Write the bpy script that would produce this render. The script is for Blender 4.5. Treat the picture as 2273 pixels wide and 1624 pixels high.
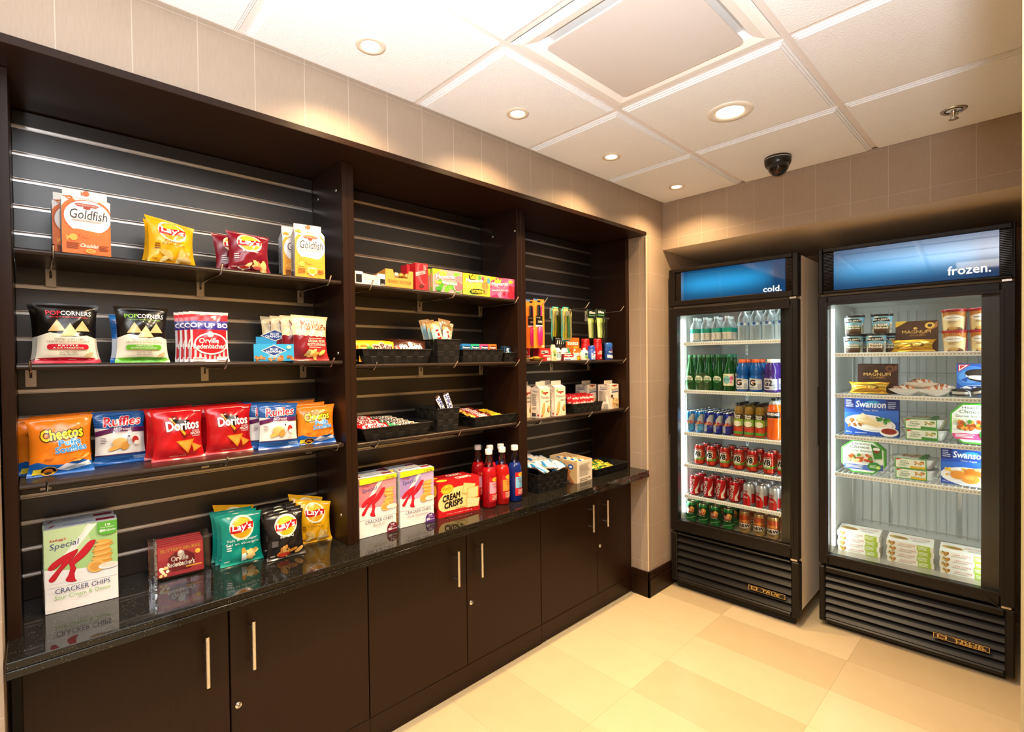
import bpy, math, random
from mathutils import Vector, Matrix
from mathutils.geometry import tessellate_polygon
SC = bpy.context.scene
COL = SC.collection
PI = math.pi
for _o in list(bpy.data.objects): bpy.data.objects.remove(_o)

# ------------------------------------------------------------------ camera
# X = out of the snack wall into the room, Y = along the wall towards the coolers, Z = up
def make_camera():
    f, yaw, pitch, roll = 1113.9, 0.80866, -0.013915, -0.011481
    cy, sy, cp, sp = math.cos(yaw), math.sin(yaw), math.cos(pitch), math.sin(pitch)
    fwd = Vector((-sy*cp, cy*cp, sp)); right = Vector((cy, sy, 0)); up = right.cross(fwd)
    cr, sr = math.cos(roll), math.sin(roll)
    r2 = cr*right + sr*up; u2 = -sr*right + cr*up
    cam = bpy.data.cameras.new('camera'); cam.sensor_width = 36; cam.lens = f*36/2273
    cam.clip_start = .02
    o = bpy.data.objects.new('camera', cam); COL.objects.link(o)
    m = Matrix((r2, u2, -fwd)).transposed().to_4x4(); m.translation = (1.6426, 0, 1.4685)
    o.matrix_world = m; SC.camera = o
make_camera()

# ------------------------------------------------------------------ world, exposure
SC.view_settings.view_transform = 'Standard'; SC.view_settings.look = 'None'
SC.view_settings.exposure = 0.0; SC.view_settings.gamma = 1.0
SC.view_settings.use_curve_mapping = False
W = bpy.data.worlds.new('world'); SC.world = W; W.use_nodes = True
W.node_tree.nodes['Background'].inputs[0].default_value = (1, .95, .9, 1)
W.node_tree.nodes['Background'].inputs[1].default_value = .10

WARM = (1.0, .66, .33)
def lamp(name, kind, loc, energy, color=(1, 1, 1), target=None, **kw):
    l = bpy.data.lights.new(name, kind); l.energy = energy; l.color = color
    for k, v in kw.items(): setattr(l, k, v)
    o = bpy.data.objects.new(name, l); COL.objects.link(o); o.location = loc
    if target is not None:
        d = Vector(target) - Vector(loc); o.rotation_euler = d.to_track_quat('-Z', 'Y').to_euler()
    return o
# the photographer's flash beside the camera, tilted up so it bounces off the ceiling
lamp('camera_flash', 'SPOT', (1.71, -.25, 1.45), 600, (.92, .96, 1), (1.60, -.06, 2.44), spot_size=2.5, spot_blend=1.0, shadow_soft_size=.04)
# dim unseen area lamp added behind the camera as fill, without a fixture
lamp('corridor_fill', 'AREA', (1.9, -1.1, 2.42), 14, (1, .93, .84), (1.9, -1.1, 0), shape='RECTANGLE', size=1.1, size_y=.6)

# ------------------------------------------------------------------ materials
def lin(h):
    h = h.lstrip('#'); c = [int(h[i:i+2], 16)/255 for i in (0, 2, 4)]
    return tuple(((x+.055)/1.055)**2.4 if x > .04045 else x/12.92 for x in c)
MATS = {}
FIN = dict(b=(.2, 0, .5), c=(.45, 0, .4), m=(.28, .55, .5), p=(.3, 0, .5), d=(.6, 0, .3), x=(.12, 1, .5), g=(.09, 0, .6))
def M(h, fin='p'):
    """plain procedural material: hex colour + finish (bag, carton, metal, plastic, dull, chrome, glossy)"""
    k = h+fin
    if k not in MATS:
        m = bpy.data.materials.new('paint_'+k); m.use_nodes = True
        b = m.node_tree.nodes['Principled BSDF']; r, me, s = FIN[fin]
        b.inputs['Base Color'].default_value = (*lin(h), 1); b.inputs['Roughness'].default_value = r
        b.inputs['Metallic'].default_value = me; b.inputs['Specular IOR Level'].default_value = s
        MATS[k] = m
    return MATS[k]
def nodes(name):
    m = bpy.data.materials.new(name); m.use_nodes = True; nt = m.node_tree
    return m, nt, nt.nodes['Principled BSDF']
def N(nt, t, **kw):
    n = nt.nodes.new(t)
    for k, v in kw.items(): setattr(n, k, v)
    return n
def math_n(nt, op, a, b=None):
    n = N(nt, 'ShaderNodeMath', operation=op)
    for i, x in enumerate((a, b)):
        if x is None: continue
        if isinstance(x, (int, float)): n.inputs[i].default_value = x
        else: nt.links.new(x, n.inputs[i])
    return n.outputs[0]
def mixc(nt, fac, a, b):
    n = N(nt, 'ShaderNodeMix', data_type='RGBA')
    for i, x in ((0, fac), (6, a), (7, b)):
        if isinstance(x, (int, float, tuple)): n.inputs[i].default_value = x if not isinstance(x, tuple) else (*x, 1)
        else: nt.links.new(x, n.inputs[i])
    return n.outputs[2]
def noise(nt, vec, scale, detail=3, rough=.5):
    n = N(nt, 'ShaderNodeTexNoise'); n.inputs['Scale'].default_value = scale; n.inputs['Detail'].default_value = detail
    n.inputs['Roughness'].default_value = rough; nt.links.new(vec, n.inputs['Vector']); return n
def geo_pos(nt): return N(nt, 'ShaderNodeTexCoord').outputs['Object']
def scaled(nt, vec, s):
    n = N(nt, 'ShaderNodeMapping'); n.inputs['Scale'].default_value = s; nt.links.new(vec, n.inputs['Vector']); return n.outputs[0]
def bump(nt, b, h, strength, dist=.002):
    n = N(nt, 'ShaderNodeBump'); n.inputs['Strength'].default_value = strength; n.inputs['Distance'].default_value = dist
    nt.links.new(h, n.inputs['Height']); nt.links.new(n.outputs[0], b.inputs['Normal'])

def wall_tile_mat():
    """taupe wall tile with a linen-like brushed print and pale joints every 15 cm"""
    m, nt, b = nodes('taupe_wall_tile'); p = geo_pos(nt); s = N(nt, 'ShaderNodeSeparateXYZ'); nt.links.new(p, s.inputs[0])
    g = N(nt, 'ShaderNodeNewGeometry'); sn = N(nt, 'ShaderNodeSeparateXYZ'); nt.links.new(g.outputs['Normal'], sn.inputs[0])
    facex = math_n(nt, 'GREATER_THAN', math_n(nt, 'ABSOLUTE', sn.outputs[0]), .5)
    def joint(c, off, step, wd):
        a = math_n(nt, 'ABSOLUTE', math_n(nt, 'SUBTRACT', math_n(nt, 'FRACT', math_n(nt, 'DIVIDE', math_n(nt, 'ADD', c, off), step)), .5))
        return math_n(nt, 'GREATER_THAN', a, .5 - wd/step)
    jy = joint(s.outputs[1], 3-.053, .15, .0011); jx = joint(s.outputs[0], 3-.0915, .1507, .0011); jz = joint(s.outputs[2], .01, .222, .0009)
    v = N(nt, 'ShaderNodeMix', data_type='FLOAT'); nt.links.new(facex, v.inputs[0]); nt.links.new(jx, v.inputs[2]); nt.links.new(jy, v.inputs[3])
    jt = math_n(nt, 'MAXIMUM', v.outputs[0], jz)
    n1 = noise(nt, scaled(nt, p, (60, 60, 6)), 4, 4); n2 = noise(nt, scaled(nt, p, (1, 1, 1)), 3, 2)
    f = math_n(nt, 'ADD', math_n(nt, 'MULTIPLY', n1.outputs[0], .5), math_n(nt, 'MULTIPLY', n2.outputs[0], .5))
    c = mixc(nt, f, (.30, .225, .165), (.44, .35, .275))
    c2 = mixc(nt, math_n(nt, 'MULTIPLY', jt, .75), c, (.55, .47, .38)); nt.links.new(c2, b.inputs['Base Color'])
    b.inputs['Roughness'].default_value = .42; b.inputs['Specular IOR Level'].default_value = .35
    return m
def laminate_mat(name, c, rough, spec=.5):
    m, nt, b = nodes(name); p = geo_pos(nt)
    n1 = noise(nt, scaled(nt, p, (40, 40, 2.2)), 3, 4); n2 = noise(nt, scaled(nt, p, (300, 300, 40)), 2, 2)
    f = math_n(nt, 'ADD', math_n(nt, 'MULTIPLY', n1.outputs[0], .7), math_n(nt, 'MULTIPLY', n2.outputs[0], .3))
    nt.links.new(mixc(nt, f, tuple(x*.72 for x in c), tuple(x*1.3 for x in c)), b.inputs['Base Color'])
    b.inputs['Roughness'].default_value = rough; b.inputs['Specular IOR Level'].default_value = spec
    return m
def granite_mat():
    m, nt, b = nodes('black_granite'); p = geo_pos(nt)
    v = N(nt, 'ShaderNodeTexVoronoi'); v.inputs['Scale'].default_value = 260; nt.links.new(p, v.inputs['Vector'])
    sp = math_n(nt, 'LESS_THAN', v.outputs['Distance'], .16); n1 = noise(nt, p, 55, 4)
    c = mixc(nt, n1.outputs[0], (.004, .0035, .003), (.018, .015, .011)); k = noise(nt, p, 90, 1)
    sp2 = math_n(nt, 'MULTIPLY', sp, math_n(nt, 'GREATER_THAN', k.outputs[0], .52))
    nt.links.new(mixc(nt, sp2, c, (.30, .27, .2)), b.inputs['Base Color'])
    b.inputs['Roughness'].default_value = .05; b.inputs['Specular IOR Level'].default_value = .42
    return m
def floor_mat():
    """polished porcelain planks, 61 x 30.5 cm, long side across the room"""
    m, nt, b = nodes('cream_floor_tile'); p = geo_pos(nt); s = N(nt, 'ShaderNodeSeparateXYZ'); nt.links.new(p, s.inputs[0])
    ax = math_n(nt, 'DIVIDE', math_n(nt, 'ADD', s.outputs[0], 6.1-.403), .61); ay = math_n(nt, 'DIVIDE', math_n(nt, 'ADD', s.outputs[1], 6.1-2.1975), .305)
    def jn(a, w): return math_n(nt, 'GREATER_THAN', math_n(nt, 'ABSOLUTE', math_n(nt, 'SUBTRACT', math_n(nt, 'FRACT', a), .5)), .5-w)
    jt = math_n(nt, 'MAXIMUM', jn(ax, .0021), jn(ay, .0036))
    cv = N(nt, 'ShaderNodeCombineXYZ'); nt.links.new(math_n(nt, 'FLOOR', ax), cv.inputs[0]); nt.links.new(math_n(nt, 'FLOOR', ay), cv.inputs[1])
    wn = N(nt, 'ShaderNodeTexWhiteNoise'); nt.links.new(cv.outputs[0], wn.inputs['Vector'])
    n1 = noise(nt, p, 9, 3); f = math_n(nt, 'ADD', math_n(nt, 'MULTIPLY', wn.outputs[0], .75), math_n(nt, 'MULTIPLY', n1.outputs[0], .25))
    c = mixc(nt, f, (.53, .405, .235), (.74, .60, .385))
    nt.links.new(mixc(nt, math_n(nt, 'MULTIPLY', jt, .6), c, (.40, .31, .2)), b.inputs['Base Color'])
    b.inputs['Roughness'].default_value = .24; b.inputs['Specular IOR Level'].default_value = .4
    return m
def ceil_mat():
    m, nt, b = nodes('ceiling_tile_white'); p = geo_pos(nt)
    b.inputs['Base Color'].default_value = (.80, .82, .85, 1); b.inputs['Roughness'].default_value = .9; b.inputs['Specular IOR Level'].default_value = .15
    bump(nt, b, noise(nt, p, 150, 3, .6).outputs[0], .4, .005); return m
def metal_mat(name, c, rough):
    m, nt, b = nodes(name); b.inputs['Base Color'].default_value = (*c, 1); b.inputs['Metallic'].default_value = 1; b.inputs['Roughness'].default_value = rough
    return m
def emit_mat(name, c, s):
    m = bpy.data.materials.new(name); m.use_nodes = True; nt = m.node_tree; nt.nodes.clear()
    e = N(nt, 'ShaderNodeEmission'); e.inputs[0].default_value = (*c, 1); e.inputs[1].default_value = s
    o = N(nt, 'ShaderNodeOutputMaterial'); nt.links.new(e.outputs[0], o.inputs[0]); return m
def pane_mat(name, tint=(1, 1, 1), gloss=.5):
    """clear sheet glass / film: tinted see-through plus a Fresnel mirror coat"""
    m = bpy.data.materials.new(name); m.use_nodes = True; nt = m.node_tree; nt.nodes.clear()
    t = N(nt, 'ShaderNodeBsdfTransparent'); t.inputs[0].default_value = (*tint, 1)
    g = N(nt, 'ShaderNodeBsdfGlossy'); g.inputs['Roughness'].default_value = .02
    fr = N(nt, 'ShaderNodeFresnel'); fr.inputs[0].default_value = 1.45; mx = N(nt, 'ShaderNodeMixShader')
    nt.links.new(math_n(nt, 'MULTIPLY', fr.outputs[0], gloss), mx.inputs[0])
    nt.links.new(t.outputs[0], mx.inputs[1]); nt.links.new(g.outputs[0], mx.inputs[2])
    o = N(nt, 'ShaderNodeOutputMaterial'); nt.links.new(mx.outputs[0], o.inputs[0]); return m
def liquid_mat(name, h, clear=.45, rough=.08, edge=.0):
    """filled clear bottle: part see-through tint, part body colour with a glossy skin"""
    m, nt, b = nodes(name); c = lin(h)
    b.inputs['Base Color'].default_value = (*c, 1); b.inputs['Roughness'].default_value = rough; b.inputs['Specular IOR Level'].default_value = .7
    t = N(nt, 'ShaderNodeBsdfTransparent'); t.inputs[0].default_value = (*[x*.75+.25*max(c) for x in c], 1)
    mx = N(nt, 'ShaderNodeMixShader'); lw = N(nt, 'ShaderNodeLayerWeight'); lw.inputs[0].default_value = .35
    nt.links.new(math_n(nt, 'MULTIPLY', math_n(nt, 'SUBTRACT', 1, lw.outputs['Facing']), clear), mx.inputs[0])
    nt.links.new(b.outputs[0], mx.inputs[1]); nt.links.new(t.outputs[0], mx.inputs[2])
    nt.links.new(mx.outputs[0], nt.nodes['Material Output'].inputs[0]); return m

WALLT = wall_tile_mat(); WOOD = laminate_mat('espresso_laminate', (.0185, .0070, .0029), .36, .2)
SLATM = laminate_mat('slatwall_laminate', (.0085, .0062, .0052), .34, .9); GRAN = granite_mat(); FLOORM = floor_mat(); CEILM = ceil_mat()
ALU = metal_mat('aluminium_insert', (.62, .61, .6), .32); CHROME = metal_mat('chrome', (.75, .74, .72), .12); STEEL = metal_mat('satin_steel', (.68, .64, .58), .3)
GRIDM = M('ddd6d3', 'd'); WHITE = M('f4f2ee', 'd'); BLACKP = M('171310', 'p'); PAINT = M('b39a80', 'd')

# ------------------------------------------------------------------ mesh builder
class MB:
    def __init__(s): s.v = []; s.f = []; s.mi = []; s.sm = []; s.mats = []
    def ml(s, m):
        if m not in s.mats: s.mats.append(m)
        return s.mats.index(m)
    def add(s, vs, fs, m, smooth=False, T=None):
        n = len(s.v); k = s.ml(m)
        s.v.extend([tuple(T @ Vector(p)) for p in vs] if T else [tuple(p) for p in vs])
        for f in fs: s.f.append(tuple(i+n for i in f)); s.mi.append(k); s.sm.append(smooth)
        return s
    def box(s, a, b, m, T=None, bev=0):
        (x0, y0, z0), (x1, y1, z1) = [min(p, q) for p, q in zip(a, b)], [max(p, q) for p, q in zip(a, b)]
        if bev <= 0:
            vs = [(x, y, z) for x in (x0, x1) for y in (y0, y1) for z in (z0, z1)]
            return s.add(vs, [(0, 1, 3, 2), (4, 6, 7, 5), (0, 4, 5, 1), (2, 3, 7, 6), (0, 2, 6, 4), (1, 5, 7, 3)], m, False, T)
        e = min(bev, (x1-x0)*.49, (y1-y0)*.49, (z1-z0)*.49); X, Y, Z = (x0, x1), (y0, y1), (z0, z1); vs = []; ix = {}
        for i in (0, 1):
            for j in (0, 1):
                for k in (0, 1):
                    c = (X[i], Y[j], Z[k]); d = (e if i == 0 else -e, e if j == 0 else -e, e if k == 0 else -e)
                    for ax in range(3):
                        p = [c[t] + (0 if t == ax else d[t]) for t in range(3)]; ix[i, j, k, ax] = len(vs); vs.append(p)
        fs = []
        for ax in range(3):
            o = [t for t in range(3) if t != ax]
            for sd in (0, 1):
                q = []
                for a2, b2 in ((0, 0), (1, 0), (1, 1), (0, 1)):
                    key = [0, 0, 0]; key[ax] = sd; key[o[0]] = a2; key[o[1]] = b2; q.append(ix[(*key, ax)])
                fs.append(q)
            for a2 in (0, 1):
                for b2 in (0, 1):
                    k0 = [0, 0, 0]; k0[o[0]] = a2; k0[o[1]] = b2; k1 = list(k0); k1[ax] = 1
                    fs.append([ix[(*k0, o[0])], ix[(*k0, o[1])], ix[(*k1, o[1])], ix[(*k1, o[0])]])
        for i in (0, 1):
            for j in (0, 1):
                for k in (0, 1): fs.append([ix[i, j, k, 0], ix[i, j, k, 1], ix[i, j, k, 2]])
        ctr = Vector(((x0+x1)/2, (y0+y1)/2, (z0+z1)/2)); out = []
        for f in fs:
            p = [Vector(vs[i]) for i in f]; n = (p[1]-p[0]).cross(p[2]-p[0])
            out.append(f if n.dot(sum(p, Vector())/len(p)-ctr) > 0 else f[::-1])
        return s.add(vs, out, m, False, T)
    def lathe(s, prof, m, n=20, T=None, cap=True, smooth=True):
        vs = [(r*math.cos(2*PI*i/n), r*math.sin(2*PI*i/n), z) for r, z in prof for i in range(n)]; fs = []
        for j in range(len(prof)-1):
            for i in range(n):
                a, b = j*n+i, j*n+(i+1) % n; fs.append((a, b, b+n, a+n))
        s.add(vs, fs, m, smooth, T)
        if cap:
            s.add(vs[:n], [tuple(range(n))[::-1]], m, False, T); s.add(vs[-n:], [tuple(range(n))], m, False, T)
        return s
    def tube(s, pts, r, m, n=8):
        pts = [Vector(p) for p in pts]; rings = []
        for i, p in enumerate(pts):
            t = (pts[min(i+1, len(pts)-1)] - pts[max(i-1, 0)]).normalized()
            a = t.cross(Vector((0, 0, 1)) if abs(t.z) < .9 else Vector((1, 0, 0))).normalized(); b = t.cross(a)
            rings.append([p + r*(math.cos(2*PI*k/n)*a + math.sin(2*PI*k/n)*b) for k in range(n)])
        vs = [q for R_ in rings for q in R_]; fs = []
        for j in range(len(pts)-1):
            for i in range(n): a, b = j*n+i, j*n+(i+1) % n; fs.append((a, a+n, b+n, b))
        s.add(vs, fs, m, True); s.add(rings[0], [tuple(range(n))], m); s.add(rings[-1], [tuple(range(n))[::-1]], m); return s
    def prism(s, poly, y0, y1, m, T=None):
        """polygon in XZ extruded along Y"""
        n = len(poly); vs = [(x, y0, z) for x, z in poly] + [(x, y1, z) for x, z in poly]
        return s.add(vs, [tuple(range(n)), tuple(range(2*n-1, n-1, -1))] + [(i, i+n, (i+1) % n+n, (i+1) % n) for i in range(n)], m, False, T)
    def quad(s, a, b, c, d, m): return s.add([a, b, c, d], [(0, 1, 2, 3)], m)
    def build(s, name, parent=None, recalc=False):
        me = bpy.data.meshes.new(name); me.from_pydata(s.v, [], s.f)
        for m in s.mats: me.materials.append(m)
        me.polygons.foreach_set('material_index', s.mi); me.polygons.foreach_set('use_smooth', s.sm); me.update()
        o = bpy.data.objects.new(name, me); COL.objects.link(o)
        if parent: o.parent = parent
        return o
def tag(o, label, cat, group=None, kind=None):
    o['label'] = label; o['category'] = cat
    if group: o['group'] = group
    if kind: o['kind'] = kind
    return o
def thing(name, label, cat, loc=(0, 0, 0), rz=0, group=None):
    o = bpy.data.objects.new(name, None); o.empty_display_size = .05; COL.objects.link(o); o.location = loc; o.rotation_euler = (0, 0, rz)
    return tag(o, label, cat, group)
def struct(mb, name):
    o = mb.build(name); o['kind'] = 'structure'; return o
def dup(o, loc=None, rot=None, label=None):
    def rec(a, par):
        c = a.copy(); COL.objects.link(c)
        if par: c.parent = par
        for ch in a.children: rec(ch, c)
        return c
    c = rec(o, None)
    if loc is not None: c.location = loc
    if rot is not None: c.rotation_euler = rot
    if label: c['label'] = label
    return c
ORD = ['first', 'second', 'third', 'fourth', 'fifth', 'sixth', 'seventh', 'eighth', 'ninth', 'tenth', 'eleventh', 'twelfth', 'thirteenth', 'fourteenth', 'fifteenth', 'sixteenth']
def Rz(a): return Matrix.Rotation(a, 4, 'Z')
def Rx(a): return Matrix.Rotation(a, 4, 'X')
def Tr(x, y, z): return Matrix.Translation((x, y, z))

# ------------------------------------------------------------------ room shell
ZC = 2.4475; GX, GY, G = .499, 1.6851, .61; LY = 2.9045; WX = 1.634
mb = MB(); mb.box((-.5, -2.2, -.05), (3.2, 3.95, 0), FLOORM); struct(mb, 'floor')
# ceiling: exposed T-bar grid with stepped-edge tiles hanging a little below it
mb = MB(); mb.box((-.5, -2.2, ZC+.02), (3.2, 3.95, ZC+.08), M('d9d4cf', 'd'))
xs = [0] + [GX+G*k for k in range(0, 5) if GX+G*k < 3.0] + [3.1]; ys = [-2.0] + [GY+G*k for k in range(-6, 3) if -2.0 < GY+G*k < LY-.02] + [LY]
tb = .012
for x in xs[1:-1]: mb.box((x-tb, -2.0, ZC), (x+tb, LY, ZC+.02), GRIDM)
for y in ys[1:-1]: mb.box((0, y-tb, ZC+.0006), (3.1, y+tb, ZC+.02), GRIDM)
mb.box((0, -2, ZC), (.014, LY, ZC+.02), GRIDM); mb.box((0, LY-.014, ZC), (3.1, LY, ZC+.02), GRIDM)
for i in range(len(xs)-1):
    for j in range(len(ys)-1):
        if i == 1 and abs(ys[j]-(GY-G)) < .01: continue        # the air diffuser fills this bay
        a, b, c, d = xs[i]+tb, xs[i+1]-tb, ys[j]+tb, ys[j+1]-tb
        for k in range(3): e = .007*k; mb.box((a+e, c+e, ZC-.0045*(k+1)), (b-e, d-e, ZC+.019), CEILM)
ceil = struct(mb, 'ceiling')
# left wall: tiled plane x=0 with the alcove y -0.06..2.705 cut in it, continuing beside the cooler
mb = MB(); ZF = 2.2265; Y0, Y1 = -.062, 2.705
mb.box((-.45, -2.2, 0), (0, Y0, ZC), WALLT); mb.box((-.45, Y1, 0), (0, 3.95, ZC), WALLT); mb.box((-.45, Y0, ZF), (0, Y1, ZC), WALLT)
mb.box((-.45, Y0, 0), (-.42, Y1, ZF), BLACKP); mb.box((-.005, Y1-.0025, .16), (.0025, Y1+.004, ZF-.02), M('d8c6ab', 'p'), bev=.001)
struct(mb, 'wall_left')
mb = MB(); mb.box((-.45, 3.85, 0), (WX+.2, 3.95, ZC), PAINT)
struct(mb, 'wall_back')
mb = MB(); mb.box((0, LY, 2.147), (WX, 3.85, ZC), M('d3c3ae', 'd')); mb.box((0, LY-.004, 2.147), (WX, LY, ZC), WALLT)
struct(mb, 'wall_soffit')
mb = MB(); mb.box((WX, .55, 0), (WX+.2, 3.95, ZC), M('a98d5e', 'd')); struct(mb, 'wall_right')
mb = MB(); mb.box((3.1, -2.2, 0), (3.2, .8, ZC), PAINT); mb.box((WX+.2, .7, 0), (3.2, .8, ZC), PAINT); struct(mb, 'wall_corridor')
mb = MB(); mb.box((-.45, -2.2, 0), (3.2, -2.0, ZC), PAINT); struct(mb, 'wall_near')
# dark skirting that wraps the pillar between the snack wall and the cooler
mb = MB()
for (a, b, t) in ((0, .108, .013), (.112, .155, .010)):
    mb.box((-.117, Y1-t, a), (t, Y1, b), WOOD, bev=.0015); mb.box((0, Y1-t, a), (t, 3.85, b), WOOD, bev=.0015)
struct(mb, 'baseboard_left')

# ------------------------------------------------------------------ base cabinets and counter
XD = -.118; ZD0 = .10; ZCT = .782
gaps = [-.036, .433, .909, 1.3865, 1.8705, 2.3505, 2.70]
CABL = ['dark espresso base cabinet at the near end under the counter', 'middle dark espresso base cabinet below the cracker boxes', 'far dark espresso base cabinet next to the tiled pillar']
for c in range(3):
    a, m_, b = gaps[2*c], gaps[2*c+1], gaps[2*c+2]
    t = thing('base_cabinet', CABL[c], 'cabinet', (XD, (a+b)/2, 0), 0, 'base cabinets along the snack wall'); o = Vector(t.location)
    def L(p): return tuple(Vector(p)-o)
    mb = MB(); mb.box(L((-.41, a, .0)), L((XD-.02, b, .735)), WOOD); mb.box(L((XD-.02, a+.0005, 0 if c < 2 else .006)), L((XD, b-.0005, ZD0-.002)), WOOD, bev=.001); mb.build('carcass', t)
    for k, (p, q) in enumerate(((a, m_), (m_, b))):
        mb = MB(); mb.box(L((XD-.02, p+.0022, ZD0)), L((XD, q-.0022, .736)), WOOD, bev=.0015); d = mb.build('door', t)
        hy = (m_-.067) if k == 0 else (m_+.062)
        if c == 1: hy = (m_-.069) if k == 0 else (m_+.063)
        if c == 2: hy = (m_-.0775) if k == 0 else (m_+.058)
        mb = MB(); mb.tube([L((XD+.033, hy, .487)), L((XD+.033, hy, .641))], .0062, STEEL, 12)
        for z in (.516, .612): mb.tube([L((XD, hy, z)), L((XD+.033, hy, z))], .0045, STEEL, 8)
        mb.build('handle', d)
        if k == 1:
            mb = MB(); T = Tr(*L((XD, m_+.022, .375))) @ Matrix.Rotation(PI/2, 4, 'Y')
            mb.lathe([(.0105, 0), (.0105, .003), (.009, .005), (.0065, .005), (.006, .007), (.0, .007)], CHROME, 20, T, cap=False); mb.box((-.0012, -.0035, .0069), (.0012, .0035, .0076), BLACKP, T)
            mb.build('lock', d)
mb = MB()
for p, q in ((-.058, 1.2855), (1.2865, 2.704)):
    mb.box((-.41, p, .7618), (.0095, q, ZCT), GRAN, bev=.0018); mb.box((-.06, p, .742), (.011, q, .7612), GRAN, bev=.0015)
tag(mb.build('countertop'), 'polished black granite counter running along the whole snack wall', 'countertop')
# clear film still stuck on the far end of the counter edge
mb = MB(); FILM = None; rr = random.Random(4); vs = []; fs = []; n = 26
for i in range(n+1):
    y = 2.27+.43*i/n
    for j in range(4): vs.append((.0125+.0022*rr.random()+.002*math.sin(i*1.1+j), y, .786-.045*j/3*min(1, .25+i/n*1.2)))
for i in range(n):
    for j in range(3): a = i*4+j; fs.append((a, a+4, a+5, a+1))
mb.add(vs, fs, pane_mat('clear_film', (.99, .99, .99), .25), True); tag(mb.build('plastic_film'), 'crinkled clear plastic film clinging to the far counter edge', 'film')

# ------------------------------------------------------------------ upper display: uprights, header board, slatwall bays
XU = -.123; XB = -.39; ZT = 2.205
mb = MB(); mb.box((XB-.02, Y0+.002, ZT), (.0105, Y1-.012, ZF-.0005), WOOD, bev=.0012)
tag(mb.build('header_board'), 'long dark board capping the display bays under the tiled bulkhead', 'board')
UPR = [(-.058, -.033, 'near end'), (.833, .855, 'left board of the pair between chips and candy'), (.8555, .878, 'right board of the pair between chips and candy'), (1.729, 1.757, 'left board of the pair between candy and toiletries'), (1.7575, 1.786, 'right board of the pair between candy and toiletries'), (2.667, 2.703, 'far end')]
UL = ['dark upright panel at the near end of the display', 'dark upright panel on the chip side of the first divider', 'dark upright panel on the candy side of the first divider', 'dark upright panel on the candy side of the second divider', 'dark upright panel on the toiletry side of the second divider', 'dark upright panel at the far end beside the tiled pillar']
for i, (a, b, _) in enumerate(UPR):
    t = thing('display_divider', UL[i], 'panel', (XU, (a+b)/2, ZCT), 0, 'upright panels of the display wall'); o = Vector(t.location)
    mb = MB(); mb.box((XB-XU, a-o.y, 0), (0, b-o.y, ZT-ZCT-.001), WOOD, bev=.0012); mb.build('board', t)
    if i in (1, 3):
        for (x, z) in (((-.339, 2.113), (-.176, 2.108), (-.176, .886), (-.18, 1.497)) if i == 1 else ((-.302, 2.10), (-.138, 2.099))):
            mb = MB(); T = Tr(x-XU, a-o.y, z-ZCT) @ Matrix.Rotation(PI/2, 4, 'X')
            mb.lathe([(.0065, 0), (.006, .002), (.003, .0035), (.0028, .002), (0, .002)], CHROME, 14, T, cap=False); mb.build('bolt', t)
BAYS = [(-.033, .833), (.878, 1.729), (1.786, 2.667)]
BL = ['dark slatted back panel behind the chips', 'dark slatted back panel behind the candy', 'dark slatted back panel behind the toiletries']
GZ = [2.155-.0765*k for k in range(18)]
for bi, (a, b) in enumerate(BAYS):
    t = thing('slatwall_panel', BL[bi], 'slatwall', (XB, (a+b)/2, ZCT), 0, 'slatwall panels'); o = Vector(t.location)
    def L(p): return tuple(Vector(p)-o)
    mb = MB(); zs = [ZT-.003] + [z for z in GZ] + [ZCT]; hg = .0058
    for i in range(len(zs)-1):
        top = zs[i]-(hg if i else 0); bot = zs[i+1]+(hg if i < len(zs)-2 else 0)
        if top-bot > .004: mb.box(L((XB-.012, a, bot)), L((XB, b, top)), SLATM, bev=.0012)
    mb.box(L((XB-.018, a, ZCT)), L((XB-.012, b, ZT-.003)), SLATM); mb.build('slat_board', t)
    for z in GZ[:18]:
        # open-lipped aluminium channel: upper lip, floor and lower lip catch the light
        mb = MB(); mb.box(L((XB-.0115, a, z-.0055)), L((XB-.009, b, z+.0055)), ALU); mb.box(L((XB-.009, a, z-.0062)), L((XB+.0008, b, z-.0035)), ALU, bev=.0004); mb.box(L((XB-.009, a, z+.0045)), L((XB+.0006, b, z+.0062)), ALU, bev=.0004)
        mb.build('slat_insert', t)

# ------------------------------------------------------------------ shelves and wire hooks
SH = {}
XS = -.136
SHL = [[1.766, 1.4705, 1.1635], [1.763, 1.456, 1.1555], [None, 1.4575, 1.1565]]
WHERE = ['chip bay', 'candy bay', 'toiletry bay']; LEVEL = ['top', 'middle', 'lowest']
def shelf(bi, k, z, lab):
    a, b = BAYS[bi]; mb = MB(); th = .016; prof = [(XB+.003, z), (XS-.006, z)]
    for i in range(1, 6): an = PI/2-PI*i/6; prof.append((XS-.006+.008*math.cos(an), z-th/2+th/2*math.sin(an)))
    prof += [(XS-.006, z-th), (XB+.003, z-th)]
    n = len(prof); y0, y1 = a+.003, b-.003
    mb.add([(x, y0, q) for x, q in prof]+[(x, y1, q) for x, q in prof], [tuple(range(n))[::-1], tuple(range(n, 2*n))]+[(i, (i+1) % n, (i+1) % n+n, i+n) for i in range(n)], SHELFM)
    tag(mb.build('display_shelf'), lab, 'shelf', 'display shelves'); SH[bi, k] = z
SHELFM = laminate_mat('shelf_laminate', (.022, .0125, .0075), .3, .35)
for bi in range(3):
    for k, z in enumerate(SHL[bi]):
        if z is None: continue
        nm = LEVEL[k] if bi < 2 else ['', 'upper', 'lower'][k]
        shelf(bi, k, z, f'{nm} dark shelf with a rounded front edge in the {WHERE[bi]}')
_hk = MB()
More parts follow.
